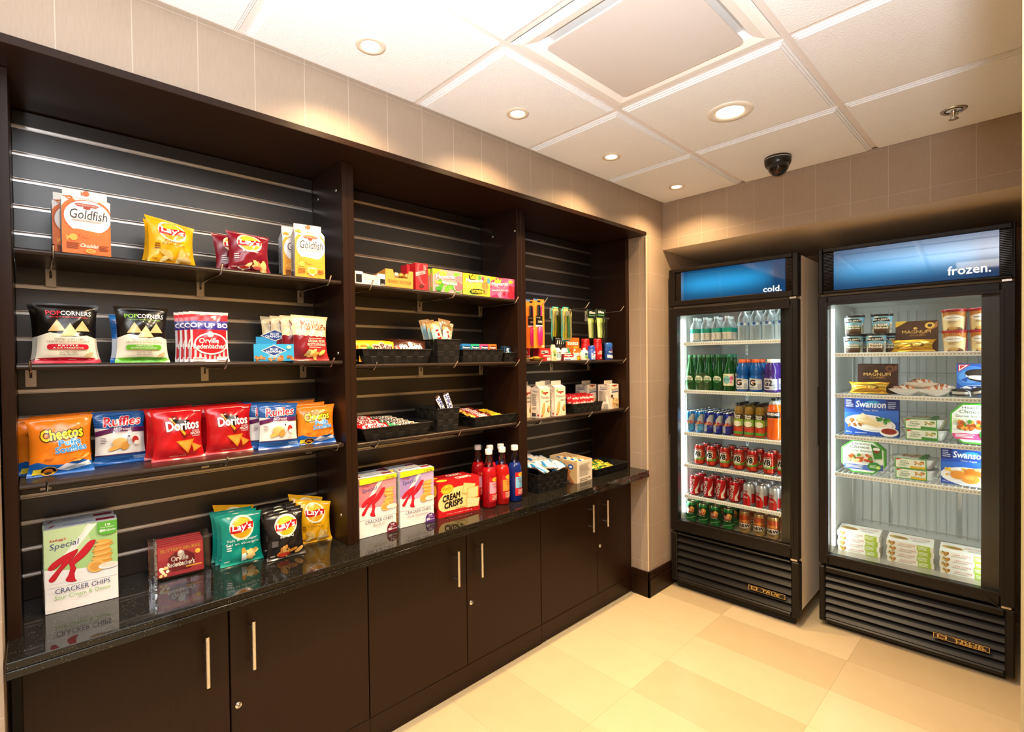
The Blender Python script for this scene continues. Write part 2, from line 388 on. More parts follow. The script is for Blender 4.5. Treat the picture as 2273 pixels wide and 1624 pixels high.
# hook in local space: base on the slatwall at the origin, arm along +X, tip bent up
_hk0 = thing('wire_hook', 'x', 'hook', (0, 0, 0), 0, 'chrome wire hooks')
m1 = MB(); m1.box((0, -.0125, -.048), (.0028, .0125, .02), M('c9c6c0', 'm'), bev=.001); m1.box((.0028, -.003, -.022), (.0036, .003, -.004), BLACKP); m1.build('hook_plate', _hk0)
m1 = MB(); pts = [(.0, -.006, 0), (.004, -.006, -.001)]; 
m1.tube([(.002, 0, -.012), (.006, 0, -.001), (.258, 0, -.002), (.262, 0, -.001), (.268, 0, .003), (.29, 0, .028)], .0029, CHROME, 8); m1.build('hook_wire', _hk0)
HK = [(0, [.043, .43, .776], 1.766, 'under the top chip shelf'), (0, [-.005, .438, .782], 1.4705, 'under the middle chip shelf'), (0, [.021, .434, .799], 1.1635, 'under the lowest chip shelf'),
      (1, [.939, 1.335, 1.712], 1.763, 'under the top candy shelf'), (1, [.951, 1.337, 1.712], 1.456, 'under the middle candy shelf'), (1, [.953, 1.357, 1.712], 1.1555, 'under the lowest candy shelf'),
      (2, [1.878, 2.265, 2.632], 1.4575, 'under the upper toiletry shelf'), (2, [1.877, 2.289, 2.650], 1.1565, 'under the lower toiletry shelf')]
POSW = ['near', 'middle', 'far']; first = True
for bi, yy, z, wh in HK:
    for i, y in enumerate(yy):
        o = _hk0 if first else dup(_hk0); first = False
        o.location = (XB+.001, y, z-.0195); o['label'] = f'chrome wire hook at the {POSW[i]} end {wh}' if i != 1 else f'chrome wire hook at mid length {wh}'
for i, (y, lb) in enumerate(((1.921, 'chrome peg hook carrying the orange comb cards'), (2.269, 'chrome peg hook carrying the toothbrush packs'), (2.610, 'chrome peg hook carrying the razor packs'))):
    o = dup(_hk0, (XB+.001, y-.0, 1.755), None, lb)

# ------------------------------------------------------------------ ceiling fittings
def downlight(x, y, r, label, power, big=False):
    t = thing('recessed_downlight', label, 'ceiling light', (x, y, ZC-.0135), 0, 'recessed downlights')
    mb = MB(); mb.lathe([(r, 0), (r, -.002), (r*.97, -.0045), (r*.66, -.004), (r*.60, -.0005)], M('d9cdbd', 'p') if not big else M('e9e2d6', 'p'), 36, cap=False); mb.build('trim_ring', t)
    mb = MB(); mb.lathe([(r*.61, -.0008), (r*.45, -.0014), (0, -.0016)], emit_mat('lamp_glow', (1, .83, .55), 16 if not big else 22), 28, cap=False); mb.build('lamp_lens', t)
    for nm, pw, sz, bl in (('downlight_beam', power, 1.5, 1.0), ('downlight_spill', power*(2.2 if big else .8), 2.65 if big else 2.4, .75)):
        l = lamp(nm, 'SPOT', (0, 0, -.008), pw, WARM if not big else (1, .75, .46), None, spot_size=sz, spot_blend=bl, shadow_soft_size=r*.45); l.parent = t
DL = [(.229, .766, 'small recessed downlight nearest the camera above the snack wall'), (.229, 1.396, 'small recessed downlight beside the square air diffuser'), (.229, 2.024, 'small recessed downlight in third place along the snack wall'), (.229, 2.654, 'small recessed downlight in the far corner by the pillar')]
for x, y, lb in DL: downlight(x, y, .045, lb, 42)
downlight(.802, 2.008, .084, 'large bright recessed downlight in the middle of the ceiling', 44, True)
downlight(.802, .785, .084, 'large recessed downlight overhead near the camera', 44, True)
# square plaque air diffuser
t = thing('air_diffuser', 'square white ceiling air diffuser with a flat hanging plate', 'diffuser', (GX+G/2, GY-G/2, ZC), 0)
mb = MB(); h = G/2-tb; rings = [(h, -.002), (h-.012, -.006), (h-.03, -.008), (h-.06, .0), (h-.09, .03), (h-.13, .07), (.0, .075)]
vs = []; fs = []
for r, z in rings: vs += [(-r, -r, z), (r, -r, z), (r, r, z), (-r, r, z)]
for j in range(len(rings)-1):
    for i in range(4): a, b = j*4+i, j*4+(i+1) % 4; fs.append((a, a+4, b+4, b))
mb.add(vs, fs, M('eeebe8', 'p')); mb.build('diffuser_frame', t)
mb = MB(); h = .216; c = .012; poly = [(-h+c, -h), (h-c, -h), (h, -h+c), (h, h-c), (h-c, h), (-h+c, h), (-h, h-c), (-h, -h+c)]
for z0, z1, m_ in ((-.020, -.013, M('cdc6c2', 'p')),):
    n = 8; mb.add([(x, y, z0) for x, y in poly]+[(x, y, z1) for x, y in poly], [tuple(range(n))[::-1], tuple(range(n, 2*n))]+[(i, (i+1) % n, (i+1) % n+n, i+n) for i in range(n)], m_)
for sx in (-1, 1):
    for sy in (-1, 1): mb.box((sx*.15-.006, sy*.15-.006, -.014), (sx*.15+.006, sy*.15+.006, .074), M('e4dfdc', 'p'))
mb.build('diffuser_plate', t)
# dome camera
t = thing('dome_camera', 'black dome security camera on the ceiling near the bulkhead', 'camera', (.767, 2.64, ZC-.0135), 0)
mb = MB(); mb.lathe([(.058, 0), (.060, -.004), (.060, -.009)], BLACKP, 32); mb.lathe([(.0605, -.009), (.0605, -.0115)], M('c9c2b8', 'p'), 32, cap=False); mb.lathe([(.059, -.0115), (.059, -.024), (.056, -.036), (.049, -.046), (0, -.05)], BLACKP, 32, cap=False); mb.build('housing', t)
mb = MB(); T = Tr(.006, -.012, -.050) @ Matrix.Rotation(-.2, 4, 'Y') @ Rx(-.55); mb.lathe([(.044*math.cos(a), -.044*math.sin(a)) for a in [i*PI/2/8 for i in range(9)]], M('0b0706', 'g'), 28, T, cap=False); mb.lathe([(.0445, .004), (.0465, -.001), (.0445, -.004)], M('8d8078', 'p'), 28, T, cap=False); mb.build('dome', t)
mb = MB(); T = Tr(.012, -.040, -.079) @ Rx(-.7); mb.lathe([(.011, 0), (.011, -.0145), (.006, -.0145), (0, -.013)], M('4a2f22', 'm'), 16, T, cap=False); mb.build('lens', t)
# sprinkler
t = thing('fire_sprinkler', 'chrome pendent fire sprinkler in the far right ceiling tile', 'sprinkler', (1.411, 2.655, ZC-.0135), 0)
mb = MB(); mb.lathe([(.043, 0), (.043, -.0015), (.040, -.004), (.028, -.0035), (.026, .001), (.012, .002), (0, .002)], CHROME, 32, cap=False); mb.lathe([(.0275, -.0036), (.0265, -.0005), (.025, -.0036)], BLACKP, 28, cap=False); mb.build('escutcheon', t)
mb = MB(); mb.lathe([(.009, 0), (.009, -.012), (.006, -.014), (.0035, -.03), (.004, -.034)], CHROME, 16); mb.tube([(.011, 0, -.008), (.012, 0, -.018), (.004, 0, -.032)], .0018, CHROME, 6); mb.tube([(-.011, 0, -.008), (-.012, 0, -.018), (-.004, 0, -.032)], .0018, CHROME, 6); mb.build('frame', t)
mb = MB(); mb.lathe([(0, -.034), (.016, -.0345), (.016, -.036), (0, -.036)], CHROME, 20, cap=False); mb.build('deflector', t)

# ------------------------------------------------------------------ printing on packs: flat shapes and lettering laid on a surface S(x, z, off)
_TC = {}
def glyphs(s, bold=0):
    if (s, bold) not in _TC:
        c = bpy.data.curves.new('lettering', 'FONT'); c.body = s; c.offset = bold; c.resolution_u = 2; c.space_character = 1.0
        o = bpy.data.objects.new('lettering', c); me = bpy.data.meshes.new_from_object(o)
        _TC[s, bold] = ([(v.co.x, v.co.y) for v in me.vertices], [tuple(p.vertices) for p in me.polygons])
        bpy.data.objects.remove(o); bpy.data.curves.remove(c); bpy.data.meshes.remove(me)
    return _TC[s, bold]
def R(c, x0, y0, x1, y1): return ('p', c, [(x0, y0), (x1, y0), (x1, y1), (x0, y1)])
def El(c, x, y, rx, ry, rot=0, n=20): return ('e', c, x, y, rx, ry, rot, n)
def P(c, *pts): return ('p', c, list(pts))
def Tx(c, s, x0, y0, x1, y1, b=0, sh=0, o=None, ow=.05, rot=0): return ('t', c, s, x0, y0, x1, y1, b, sh, o, ow, rot)
def smooth(pts, n=5):
    o = []; L_ = len(pts)
    for i in range(L_):
        p0, p1, p2, p3 = [pts[(i+k) % L_] for k in (-1, 0, 1, 2)]
        for j in range(n):
            t = j/n; o.append(tuple(.5*(2*b+(c-a)*t+(2*a-5*b+4*c-d)*t*t+(3*b-a-3*c+d)*t**3) for a, b, c, d in zip(p0, p1, p2, p3)))
    return o
def lines(c, x0, y0, x1, y1, n, seed=1):
    """small print: n thin ragged bars"""
    r = random.Random(seed); out = []; h = (y1-y0)/n
    for i in range(n): out.append(R(c, x0, y0+h*(i+.28), x0+(x1-x0)*r.uniform(.72, 1), y0+h*(i+.72)))
    return out
def bolt(c, n, x0, y0, x1, y1, rx, ry, seed=1):
    r = random.Random(seed); return [El(c if isinstance(c, str) else c[i % len(c)], r.uniform(x0, x1), r.uniform(y0, y1), rx*r.uniform(.8, 1.2), ry*r.uniform(.8, 1.2), r.uniform(0, 180), 10) for i in range(n)]
def subdiv(vs, ts, mx):
    vs = list(vs); mid = {}; st = list(ts); out = []
    def d2(a, b): return (vs[a][0]-vs[b][0])**2 + (vs[a][1]-vs[b][1])**2
    m2 = mx*mx
    while st:
        t = st.pop()
        if len(t) > 3: st += [(t[0], t[i], t[i+1]) for i in range(1, len(t)-1)]; continue
        a, b, c = t; l = ((d2(a, b), a, b, c), (d2(b, c), b, c, a), (d2(c, a), c, a, b)); g = max(l)
        if g[0] <= m2: out.append(t); continue
        _, p, q, r = g; k = (min(p, q), max(p, q))
        if k not in mid: mid[k] = len(vs); vs.append(((vs[p][0]+vs[q][0])/2, (vs[p][1]+vs[q][1])/2))
        m = mid[k]; st += [(p, m, r), (m, q, r)]
    return vs, out
def decal(mb, S, w, h, specs, fin='c', mx=9, e0=.00035, step=.00013, clip=True):
    off = e0; flat = []
    for sp in specs: flat += sp if isinstance(sp, list) else [sp]
    for sp in flat:
        off += step; k = sp[0]
        if k == 'p':
            pts = [(x*w, y*h) for x, y in sp[2]]
            ts = [tuple(t) for t in tessellate_polygon([[Vector((x, y, 0)) for x, y in pts]])] if len(pts) > 4 else [tuple(range(len(pts)))]
            jobs = [(sp[1], pts, ts, off)]
        elif k == 'e':
            _, c, x, y, rx, ry, rot, n = sp; a = math.radians(rot); pts = [(x*w, y*h)]
            for i in range(n):
                t = 2*PI*i/n; ex, ey = rx*w*math.cos(t), ry*h*math.sin(t)
                pts.append((x*w+ex*math.cos(a)-ey*math.sin(a), y*h+ex*math.sin(a)+ey*math.cos(a)))
            jobs = [(c, pts, [(0, 1+i, 1+(i+1) % n) for i in range(n)], off)]
        else:
            _, c, s, x0, y0, x1, y1, b, sh, o, ow, rot = sp; base, _f = glyphs(s)
            X = [p[0]+sh*p[1] for p in base]; Y = [p[1] for p in base]; lx, hx, ly, hy = min(X), max(X), min(Y), max(Y)
            sx, sy = (x1-x0)*w/(hx-lx), (y1-y0)*h/(hy-ly); ca, sa = math.cos(math.radians(rot)), math.sin(math.radians(rot)); cx, cy = (x0+x1)/2*w, (y0+y1)/2*h; jobs = []
            for cc, bb in (((o, b+ow),) if o else ()) + ((c, b),):
                k8 = 8 if cc is not c else 4; gv, gt = glyphs(s)
                for dx, dy in ([(bb*.8*math.cos(2*PI*q/k8), bb*.8*math.sin(2*PI*q/k8)) for q in range(k8)] if bb > .012 else [(0, 0)]):
                    pts = []
                    for px, py in gv:
                        u, v = (px+dx+sh*py-(lx+hx)/2)*sx, (py+dy-(ly+hy)/2)*sy; pts.append((cx+u*ca-v*sa, cy+u*sa+v*ca))
                    jobs.append((cc, pts, gt, off)); off += 6e-6
                off += step
        for c, pts, ts, of in jobs:
            if clip: pts = [(min(max(x, 0), w), min(max(y, 0), h)) for x, y in pts]
            if ts and len(pts) > 2:
                # keep every facet turned outwards
                a = 0
                for t in ts[:6]:
                    p, q, r = pts[t[0]], pts[t[1]], pts[t[2]]; a += (q[0]-p[0])*(r[1]-p[1])-(q[1]-p[1])*(r[0]-p[0])
                if a < 0: ts = [t[::-1] for t in ts]
            pts, ts = subdiv(pts, ts, mx)
            mb.add([S(x, y, of) for x, y in pts], ts, c if not isinstance(c, str) else M(c, fin), mx < 5)
    return mb
def flatS(x0=0, y0=0, z0=0): return lambda x, z, o: (x0+x, y0-o, z0+z)
def put(o, x, y, z, yaw=0, lean=0, roll=0):
    """stand a pack (front facing local -Y) on a snack-wall shelf, front towards the room"""
    o.location = (x, y, z); o.rotation_euler = (-lean, roll, PI/2+yaw); return o
# ------------------------------------------------------------------ glass-door refrigerators
APP = dict(c=(.023, 2.93, .021), f=(.823, 3.071, .038))
def wpos(k, u, d, z):
    x0, y0, th = APP[k]; return (x0+u*math.cos(th)-d*math.sin(th), y0+u*math.sin(th)+d*math.cos(th), z)
DOORGL = pane_mat('door_glass', (.96, .985, .975), .55); LINER = M('dfe1dc', 'p'); FRAMEB = laminate_mat('black_door_frame', (.0065, .0045, .0035), .38, .28)
TUBE = emit_mat('fridge_tube', (.86, .97, 1), 6)
def sign_mat(name, zc, zh, u0, u1):
    m, nt, b = nodes(name); s = N(nt, 'ShaderNodeSeparateXYZ'); nt.links.new(geo_pos(nt), s.inputs[0])
    a = math_n(nt, 'DIVIDE', math_n(nt, 'SUBTRACT', s.outputs[2], zc), zh); g = math_n(nt, 'POWER', 2.718, math_n(nt, 'MULTIPLY', math_n(nt, 'MULTIPLY', a, a), -2.6))
    e = math_n(nt, 'DIVIDE', math_n(nt, 'SUBTRACT', s.outputs[0], u0), u1-u0); e2 = math_n(nt, 'SUBTRACT', 1, math_n(nt, 'POWER', math_n(nt, 'ABSOLUTE', math_n(nt, 'MULTIPLY', math_n(nt, 'SUBTRACT', e, .42), 2)), 3))
    f = math_n(nt, 'MULTIPLY', g, math_n(nt, 'MAXIMUM', e2, 0))
    b.inputs['Base Color'].default_value = (.005, .02, .05, 1); b.inputs['Roughness'].default_value = .03; b.inputs['Specular IOR Level'].default_value = .75
    nt.links.new(mixc(nt, f, (.004, .036, .115), (.022, .34, .72)), b.inputs['Emission Color']); b.inputs['Emission Strength'].default_value = 1.0
    return m
def frame_bars(mb, u0, u1, z0, z1, iu0, iu1, iz0, iz1, d0, d1, m, bev=.004):
    mb.box((u0, d0, z0), (iu0, d1, z1), m, bev=bev); mb.box((iu1, d0, z0), (u1, d1, z1), m, bev=bev)
    mb.box((iu0-.001, d0, z0), (iu1+.001, d1, iz0), m, bev=bev); mb.box((iu0-.001, d0, iz1), (iu1+.001, d1, z1), m, bev=bev)
def fridge(k, label, w, D, zb, zt, hd, sg, dz, gl, gr, lv, lum, shelves, floor_z, word, wr, badge, bw, lampE):
    x0, y0, th = APP[k]; t = thing('beverage_cooler' if k == 'c' else 'upright_freezer', label, 'fridge', (x0, y0, 0), th)
    SIDE = M('ece8e2', 'd'); mb = MB()
    q = .055   # body begins behind the door
    mb.box((.004, q, zb+.03), (.042, D, zt-.006), SIDE, bev=.003); mb.box((w-.042, q, zb+.03), (w-.004, D, zt-.006), SIDE, bev=.003)
    mb.box((.042, D-.05, zb+.03), (w-.042, D, zt-.006), SIDE); mb.box((.042, q, zt-.05), (w-.042, D-.05, zt-.006), SIDE)
    mb.box((.042, q, zb+.03), (w-.042, D-.05, gl[2]-.03), M('3a3734', 'd')); mb.box((.042, q, gl[3]+.03), (w-.042, D-.05, zt-.05), SIDE)
    mb.box((.0425, q+.002, gl[2]-.03), (.048, D-.051, gl[3]+.03), LINER); mb.box((w-.048, q+.002, gl[2]-.03), (w-.0425, D-.051, gl[3]+.03), LINER)
    mb.box((.048, D-.056, gl[2]-.03), (w-.048, D-.0505, gl[3]+.03), LINER); mb.box((.048, q+.002, gl[3]+.024), (w-.048, D-.056, gl[3]+.0298), LINER); mb.box((.048, q+.002, floor_z-.006), (w-.048, D-.056, floor_z-.0005), M('b9b4aa', 'm'))
    mb.build('cabinet_body', t)
    mb = MB(); frame_bars(mb, 0, w, hd[0], zt, sg[0], sg[1], sg[2], sg[3], 0, .055, FRAMEB); mb.box((sg[0], .03, sg[2]), (sg[1], .055, sg[3]), BLACKP)
    h = mb.build('header_frame', t)
    for a, b in ((sg[0]+.002, sg[4]-.001), (sg[5]+.001, sg[1]-.002)):
        mb = MB(); n = 26
        for i in range(n): z = sg[2]+.003+(sg[3]-sg[2]-.006)*i/n; mb.box((a, .009, z), (b, .03, z+.0045), M('1d140d', 'g'), bev=.0012)
        mb.build('ribbed_strip', h)
    mb = MB(); mb.box((sg[4], .012, sg[2]+.001), (sg[5], .028, sg[3]-.001), sign_mat('sign_'+k, (sg[2]+sg[3])/2+.002, (sg[3]-sg[2])/2, sg[4], sg[5])); s = mb.build('sign_panel', h)
    s['label'] = 'backlit blue sign panel'
    mb = MB(); decal(mb, flatS(0, .0117, 0), 1, 1, [Tx(emit_mat('sign_white', (1, .98, .94), 1.0), word, *wr, b=.028)], clip=False); mb.build('sign_lettering', s)['label'] = 'white word '+word
    # door
    mb = MB(); frame_bars(mb, 0, w, dz[0], dz[1], gl[0], gl[1], gl[2], gl[3], 0, .045, FRAMEB); frame_bars(mb, gl[0]-.014, gl[1]+.014, gl[2]-.014, gl[3]+.014, gl[0]+.001, gl[1]-.001, gl[2]+.001, gl[3]-.001, -.0025, .0, FRAMEB, .001)
    d = mb.build('door', t)
    mb = MB(); mb.box((gl[0]-.004, .014, gl[2]-.004), (gl[1]+.004, .018, gl[3]+.004), DOORGL); mb.build('door_glass', d)
    for z in (dz[0]-.012, dz[1]+.001):
        mb = MB(); mb.box((w-.045, .008, z), (w-.012, .03, z+.011), STEEL, bev=.001); mb.lathe([(.005, 0), (.005, .016)], STEEL, 10, Tr(w-.026, .02, z-.002)); mb.build('hinge', d)
    mb = MB(); mb.box((-.004, -.003, .98), (.006, .03, 1.30), FRAMEB, bev=.002); mb.build('door_handle', d)
    # lower grille
    mb = MB(); frame_bars(mb, 0, w, gr[0], gr[1], lv[0], lv[1], lv[2], lv[3], .004, .055, FRAMEB, .006); mb.box((lv[0], .05, lv[2]), (lv[1], .055, lv[3]), M('050403', 'd')); g = mb.build('grille', t)
    n = lum
    for i in range(n):
        z = lv[2]+(lv[3]-lv[2])*(i+.5)/n; hh = (lv[3]-lv[2])/n
        mb = MB(); y = .012; mb.add([(lv[0], y, z-hh*.42), (lv[1], y, z-hh*.42), (lv[1], .046, z+hh*.50), (lv[0], .046, z+hh*.50), (lv[0], y+.002, z-hh*.50), (lv[1], y+.002, z-hh*.50), (lv[1], .049, z+hh*.40), (lv[0], .049, z+hh*.40)], [(0, 1, 2, 3), (7, 6, 5, 4), (4, 5, 1, 0), (3, 2, 6, 7)], FRAMEB); mb.build('louver', g)
    u0, u1, z0, z1 = badge; GOLD = M('d8b46a', 'm'); mb = MB(); mb.box((u0, .004, z0), (u1, .012, z1), M('0c0908', 'g'), bev=.0008); w_, h_ = u1-u0, z1-z0
    bs = [R(GOLD, 0, 0, 1, .07), R(GOLD, 0, .93, 1, 1), R(GOLD, 0, 0, .012, 1), R(GOLD, .988, 0, 1, 1), R(GOLD, .07, .2, .25, .8), R('3b2a12', .10, .3, .22, .7)]
    bs += [Tx(GOLD, bw[0], .36, .52, .9, .86, b=.02)] if len(bw) > 1 else [Tx(GOLD, bw[0], .38, .22, .86, .78, b=.02, sh=.2)]
    if len(bw) > 1: bs.append(Tx(GOLD, bw[1], .42, .14, .95, .46, b=.03))
    decal(mb, flatS(u0, .0039, z0), w_, h_, bs); mb.build('badge', g)['label'] = 'small gold lettered badge'
    for uu in (.06, w-.1):
        for dd in (.08, D-.12): mb = MB(); mb.lathe([(.018, 0), (.02, .004), (.02, zb+.032)], M('15110f', 'd'), 14, Tr(uu+.02, dd+.02, 0)); mb.build('foot', t)
    mb = MB(); mb.box((.03, .035, .008), (w-.03, .06, zb+.004), M('0c0a09', 'd')); mb.build('kick_bar', t)
    # shelves with white wires and a ticket strip
    WIRE = M('f1f2ef', 'p'); su0, su1 = .062, w-.056
    for z in shelves:
        mb = MB(); nn = int((su1-su0)/.024)
        for i in range(nn+1): u = su0+(su1-su0)*i/nn; mb.tube([(u, .078, z-.004), (u, D-.10, z-.004)], .0026, WIRE, 5)
        for dd in (.09, .3, D-.105): mb.tube([(su0, dd, z-.0085), (su1, dd, z-.0085)], .003, WIRE, 5)
        sh = mb.build('shelf', t)
        mb = MB(); mb.box((su0, .066, z-.019), (su1, .078, z+.003), WIRE, bev=.002); tick = M('b8b2a6', 'p')
        for i in range(44): u = su0+.006+(su1-su0-.016)*i/44; mb.box((u, .0657, z-.012), (u+.007, .0661, z-.0055), tick)
        mb.build('ticket_strip', sh)
        mb = MB()
        for uu, s_ in ((.049, 1), (w-.049, -1)): mb.box((uu, .10, z-.02), (uu+.010*s_, D-.1, z-.010), M('c8c8c4', 'm'))
        mb.build('shelf_bracket', sh)
    # slotted standards
    mb = MB()
    for uu in (.0485, w-.0605):
        for dd in (.13, D-.14): mb.box((uu, dd, floor_z+.03), (uu+.004 if uu < .3 else uu+.012, dd+.016, gl[3]), M('d9dbd8', 'm'))
    for uu in (.22, w-.22):
        mb.box((uu, D-.06, floor_z+.03), (uu+.018, D-.0555, gl[3]), M('c9cdcb', 'm'))
        for i in range(44 if k == 'c' else 0): mb.box((uu+.006, D-.0605, floor_z+.06+i*.029), (uu+.012, D-.0599, floor_z+.071+i*.029), M('85898a', 'd'))
    mb.build('shelf_standard', t)
    if k == 'f':
        mb = MB(); nn = 13
        for i in range(nn+1): u = .09+(w-.18)*i/nn; mb.tube([(u, D-.075, floor_z+.03), (u, D-.075, gl[3]-.01)], .0022, M('c4c6c2', 'p'), 5)
        for z in (floor_z+.05, floor_z+.36, .93, 1.13, 1.36, 1.6): mb.tube([(.085, D-.078, z), (w-.085, D-.078, z)], .0025, M('c4c6c2', 'p'), 5)
        mb.build('wire_guard', t)
    # lamp housings behind the door jambs with the tubes' own light
    mb = MB(); mb.box((gl[1]-.062, .05, gl[2]-.02), (gl[1]+.004, .066, gl[3]+.02), BLACKP, bev=.002); mb.build('lamp_housing', t)
    for uu, tu in ((.056, w*.6), (w-.066, w*.4)):
        mb = MB(); mb.lathe([(.006, gl[2]+.03), (.006, gl[3]-.02)], TUBE, 10, Tr(uu, .082, 0)); mb.build('lamp_tube', t)['label'] = 'lit tube lamp'
        l = lamp('fridge_lamp', 'AREA', (uu+(.012 if uu < .3 else -.012), .088, (gl[2]+gl[3])/2), lampE, (.90, .99, .98), (tu, .5, (gl[2]+gl[3])/2), shape='RECTANGLE', size=.03, size_y=gl[3]-gl[2]-.06); l.parent = t
        d_ = Vector((tu, .5, 0))-Vector((uu, .088, 0)); l.rotation_euler = Matrix((Vector((d_.y, -d_.x, 0)).normalized(), Vector((0, 0, 1)), -d_.normalized())).transposed().to_euler()
    l = lamp('fridge_lamp', 'AREA', (w/2, .12, gl[3]+.012), lampE*.5, (.90, .99, .98), None, shape='RECTANGLE', size=w*.75, size_y=.04); l.parent = t
    return t
CS = [1.559, 1.258, .990, .787, .590]; CFL = .418
FS = [1.478, 1.259, 1.036, .832]; FFL = .395
fridge('c', 'narrow black glass-door cooler with a blue cold sign, full of drinks', .741, .74, .05, 2.02, (1.788,), (.04, .712, 1.82, 1.998, .077, .674), (.372, 1.774), (.052, .70, .442, 1.727), (.05, .356), (.04, .699, .073, .344), 6, CS, CFL, 'cold.', (.562, 1.8245, .656, 1.856), (.478, .671, .137, .162), ('TRUE',), 1.15)
fridge('f', 'wide black glass-door freezer with a blue frozen sign at the right', .755, .74, .03, 2.041, (1.799,), (.022, .743, 1.813, 2.019, .071, .702), (.345, 1.784), (.044, .705, .400, 1.737), (.029, .33), (.028, .722, .05, .296), 6, FS, FFL, 'frozen.', (.529, 1.8355, .675, 1.8755), (.478, .674, .116, .141), ('TRUE', 'FREEZER'), 1.6)
mb = MB(); mb.tube([wpos('f', .66, -.004, .372), wpos('f', .69, -.012, .348), wpos('f', .73, -.012, .332), wpos('f', .758, -.006, .338), wpos('f', .764, .02, .36), wpos('f', .766, .06, .38)], .0022, M('191411', 'p'), 6)
tag(mb.build('power_cable'), 'thin dark cable looping at the lower right corner of the freezer', 'cable')

# ------------------------------------------------------------------ pack builders (front faces local -Y, base at z=0)
def carton(name, w, h, d, base, front, left=(), right=(), top=(), fin='c'):
    mb = MB(); mb.box((-w/2, 0, 0), (w/2, d, h), M(base, fin), bev=.0012)
    decal(mb, flatS(-w/2), w, h, list(front), fin)
    if left: decal(mb, lambda x, z, o: (-w/2-o, d-x, z), d, h, list(left), fin)
    if right: decal(mb, lambda x, z, o: (w/2+o, x, z), d, h, list(right), fin)
    if top: decal(mb, lambda x, z, o: (-w/2+x, z, h+o), w, d, list(top), fin)
    return mb.build(name)
def gable(name, w, h, d, base, front, left=(), hs=.80, side=None):
    """paper carton whose front and back slope to a ridge with a folded fin"""
    mb = MB(); zs = h*hs; fin = .02; zr = h-fin; yr = d*.5; m = M(base, 'c'); q = w*.465
    vs = [(-w/2, 0, 0), (w/2, 0, 0), (w/2, d, 0), (-w/2, d, 0), (-w/2, 0, zs), (w/2, 0, zs), (w/2, d, zs), (-w/2, d, zs), (-q, yr-.001, zr), (q, yr-.001, zr), (q, yr+.001, zr), (-q, yr+.001, zr)]
    mb.add(vs, [(0, 1, 5, 4), (2, 3, 7, 6), (3, 2, 1, 0), (4, 5, 9, 8), (6, 7, 11, 10)], m)
    sm = M(side or base, 'c'); i = yr-.001
    mb.add([(-w/2, d, 0), (-w/2, 0, 0), (-w/2, 0, zs), (-w/2, d, zs), (-q, yr, zr), (-w*.40, yr, zs+.004)], [(0, 1, 2, 5, 3), (2, 4, 5), (5, 4, 3)], sm)
    mb.add([(w/2, 0, 0), (w/2, d, 0), (w/2, d, zs), (w/2, 0, zs), (q, yr, zr), (w*.40, yr, zs+.004)], [(0, 1, 2, 5, 3), (2, 4, 5), (5, 4, 3)], sm)
    mb.box((-q, yr-.0016, zr), (q, yr+.0016, h), m, bev=.0006)
    def S(x, z, o):
        if z <= zs: return (-w/2+x, -o, z)
        f = (z-zs)/(zr-zs); return ((-w/2+x)*(1-.07*min(f, 1)), yr*min(f, 1)-o*.8-.002*(f > .98), z+o*.5)
    decal(mb, S, w, h, list(front), 'c', .02)
    if left: decal(mb, lambda x, z, o: (-w/2-o, d-x, z), d, zs, list(left), 'c')
    return mb.build(name)
def bagS(w, h, t, seed=0, st=0., flare=.035, sgn=-1, pinch=.085):
    r = random.Random(seed); a = [r.uniform(0, 6.28) for _ in range(8)]; k1, k2, k3 = r.uniform(16, 24), r.uniform(18, 27), r.uniform(5, 9); tb, bb = r.uniform(-.006, .008), r.uniform(.002, .009)
    def S(x, z, o):
        u, v = x/w, z/h; uu, vv = min(max(u, 0), 1), min(max(v, 0), 1); q = min(max((vv-.05)/.90, 0), 1)
        inf = math.sin(PI*q)**.55 if 0 < q < 1 else 0.; e = abs(2*uu-1); prof = max(0., 1-e**2.4)**.8
        hw = w/2*(1-pinch*inf+flare*abs(2*vv-1)**4); dt, db = math.exp(-(1-vv)/.13), math.exp(-vv/.13)
        wr = .0034*math.sin(k1*uu+a[0])*dt + .0034*math.sin(k2*uu+a[1])*db + .0030*math.sin(k3*(uu+.6*vv)+a[2])*math.sin(7*vv+a[3]) + .0018*math.sin(19*(vv-.5*uu)+a[4])*math.sin(11*uu+a[5])
        wr *= min(1, inf*1.4)*(.35+.65*prof); wr *= min(1., t/.03)
        d = t/2*inf*prof*(1.12-.24*vv)+wr
        sh = -bb*max(0, 1-vv/.07)-tb*max(0, 1-(1-vv)/.08)+.0014*math.sin(9*uu+a[6])*(max(0, 1-vv/.1)+max(0, 1-(1-vv)/.1))
        return ((2*u-1)*hw, sgn*(d+o*1.7)+sh-(.0004 if sgn < 0 else -.0004), z*(1+st*(.5-u)))
    return S
def bag(name, w, h, t, base, front, seed=0, st=0., fin='b', nu=36, nv=46, mx=.009, back=None, flare=.035, pinch=.085, flat=False):
    mb = MB()
    for sgn in (-1, 1):
        S = bagS(w, h, t, seed, st, flare, sgn, pinch); vs = [S(w*i/nu, h*j/nv, 0) for j in range(nv+1) for i in range(nu+1)]; fs = []
        for j in range(nv):
            for i in range(nu): a = j*(nu+1)+i; q = (a, a+1, a+nu+2, a+nu+1); fs.append(q if sgn < 0 else q[::-1])
        mb.add(vs, fs, M(base if sgn < 0 or not back else back, fin), True)
    decal(mb, bagS(w, h, t, seed, st, flare, -1, pinch), w, h, list(front), fin, mx, .0006, .00014)
    if flat:
        mb.v = [(x, z-h/2, -y+t*.5) for x, y, z in mb.v]
    else:
        zm = min(p[2] for p in mb.v); mb.v = [(x, y, z-zm) for x, y, z in mb.v]
    return mb.build(name)
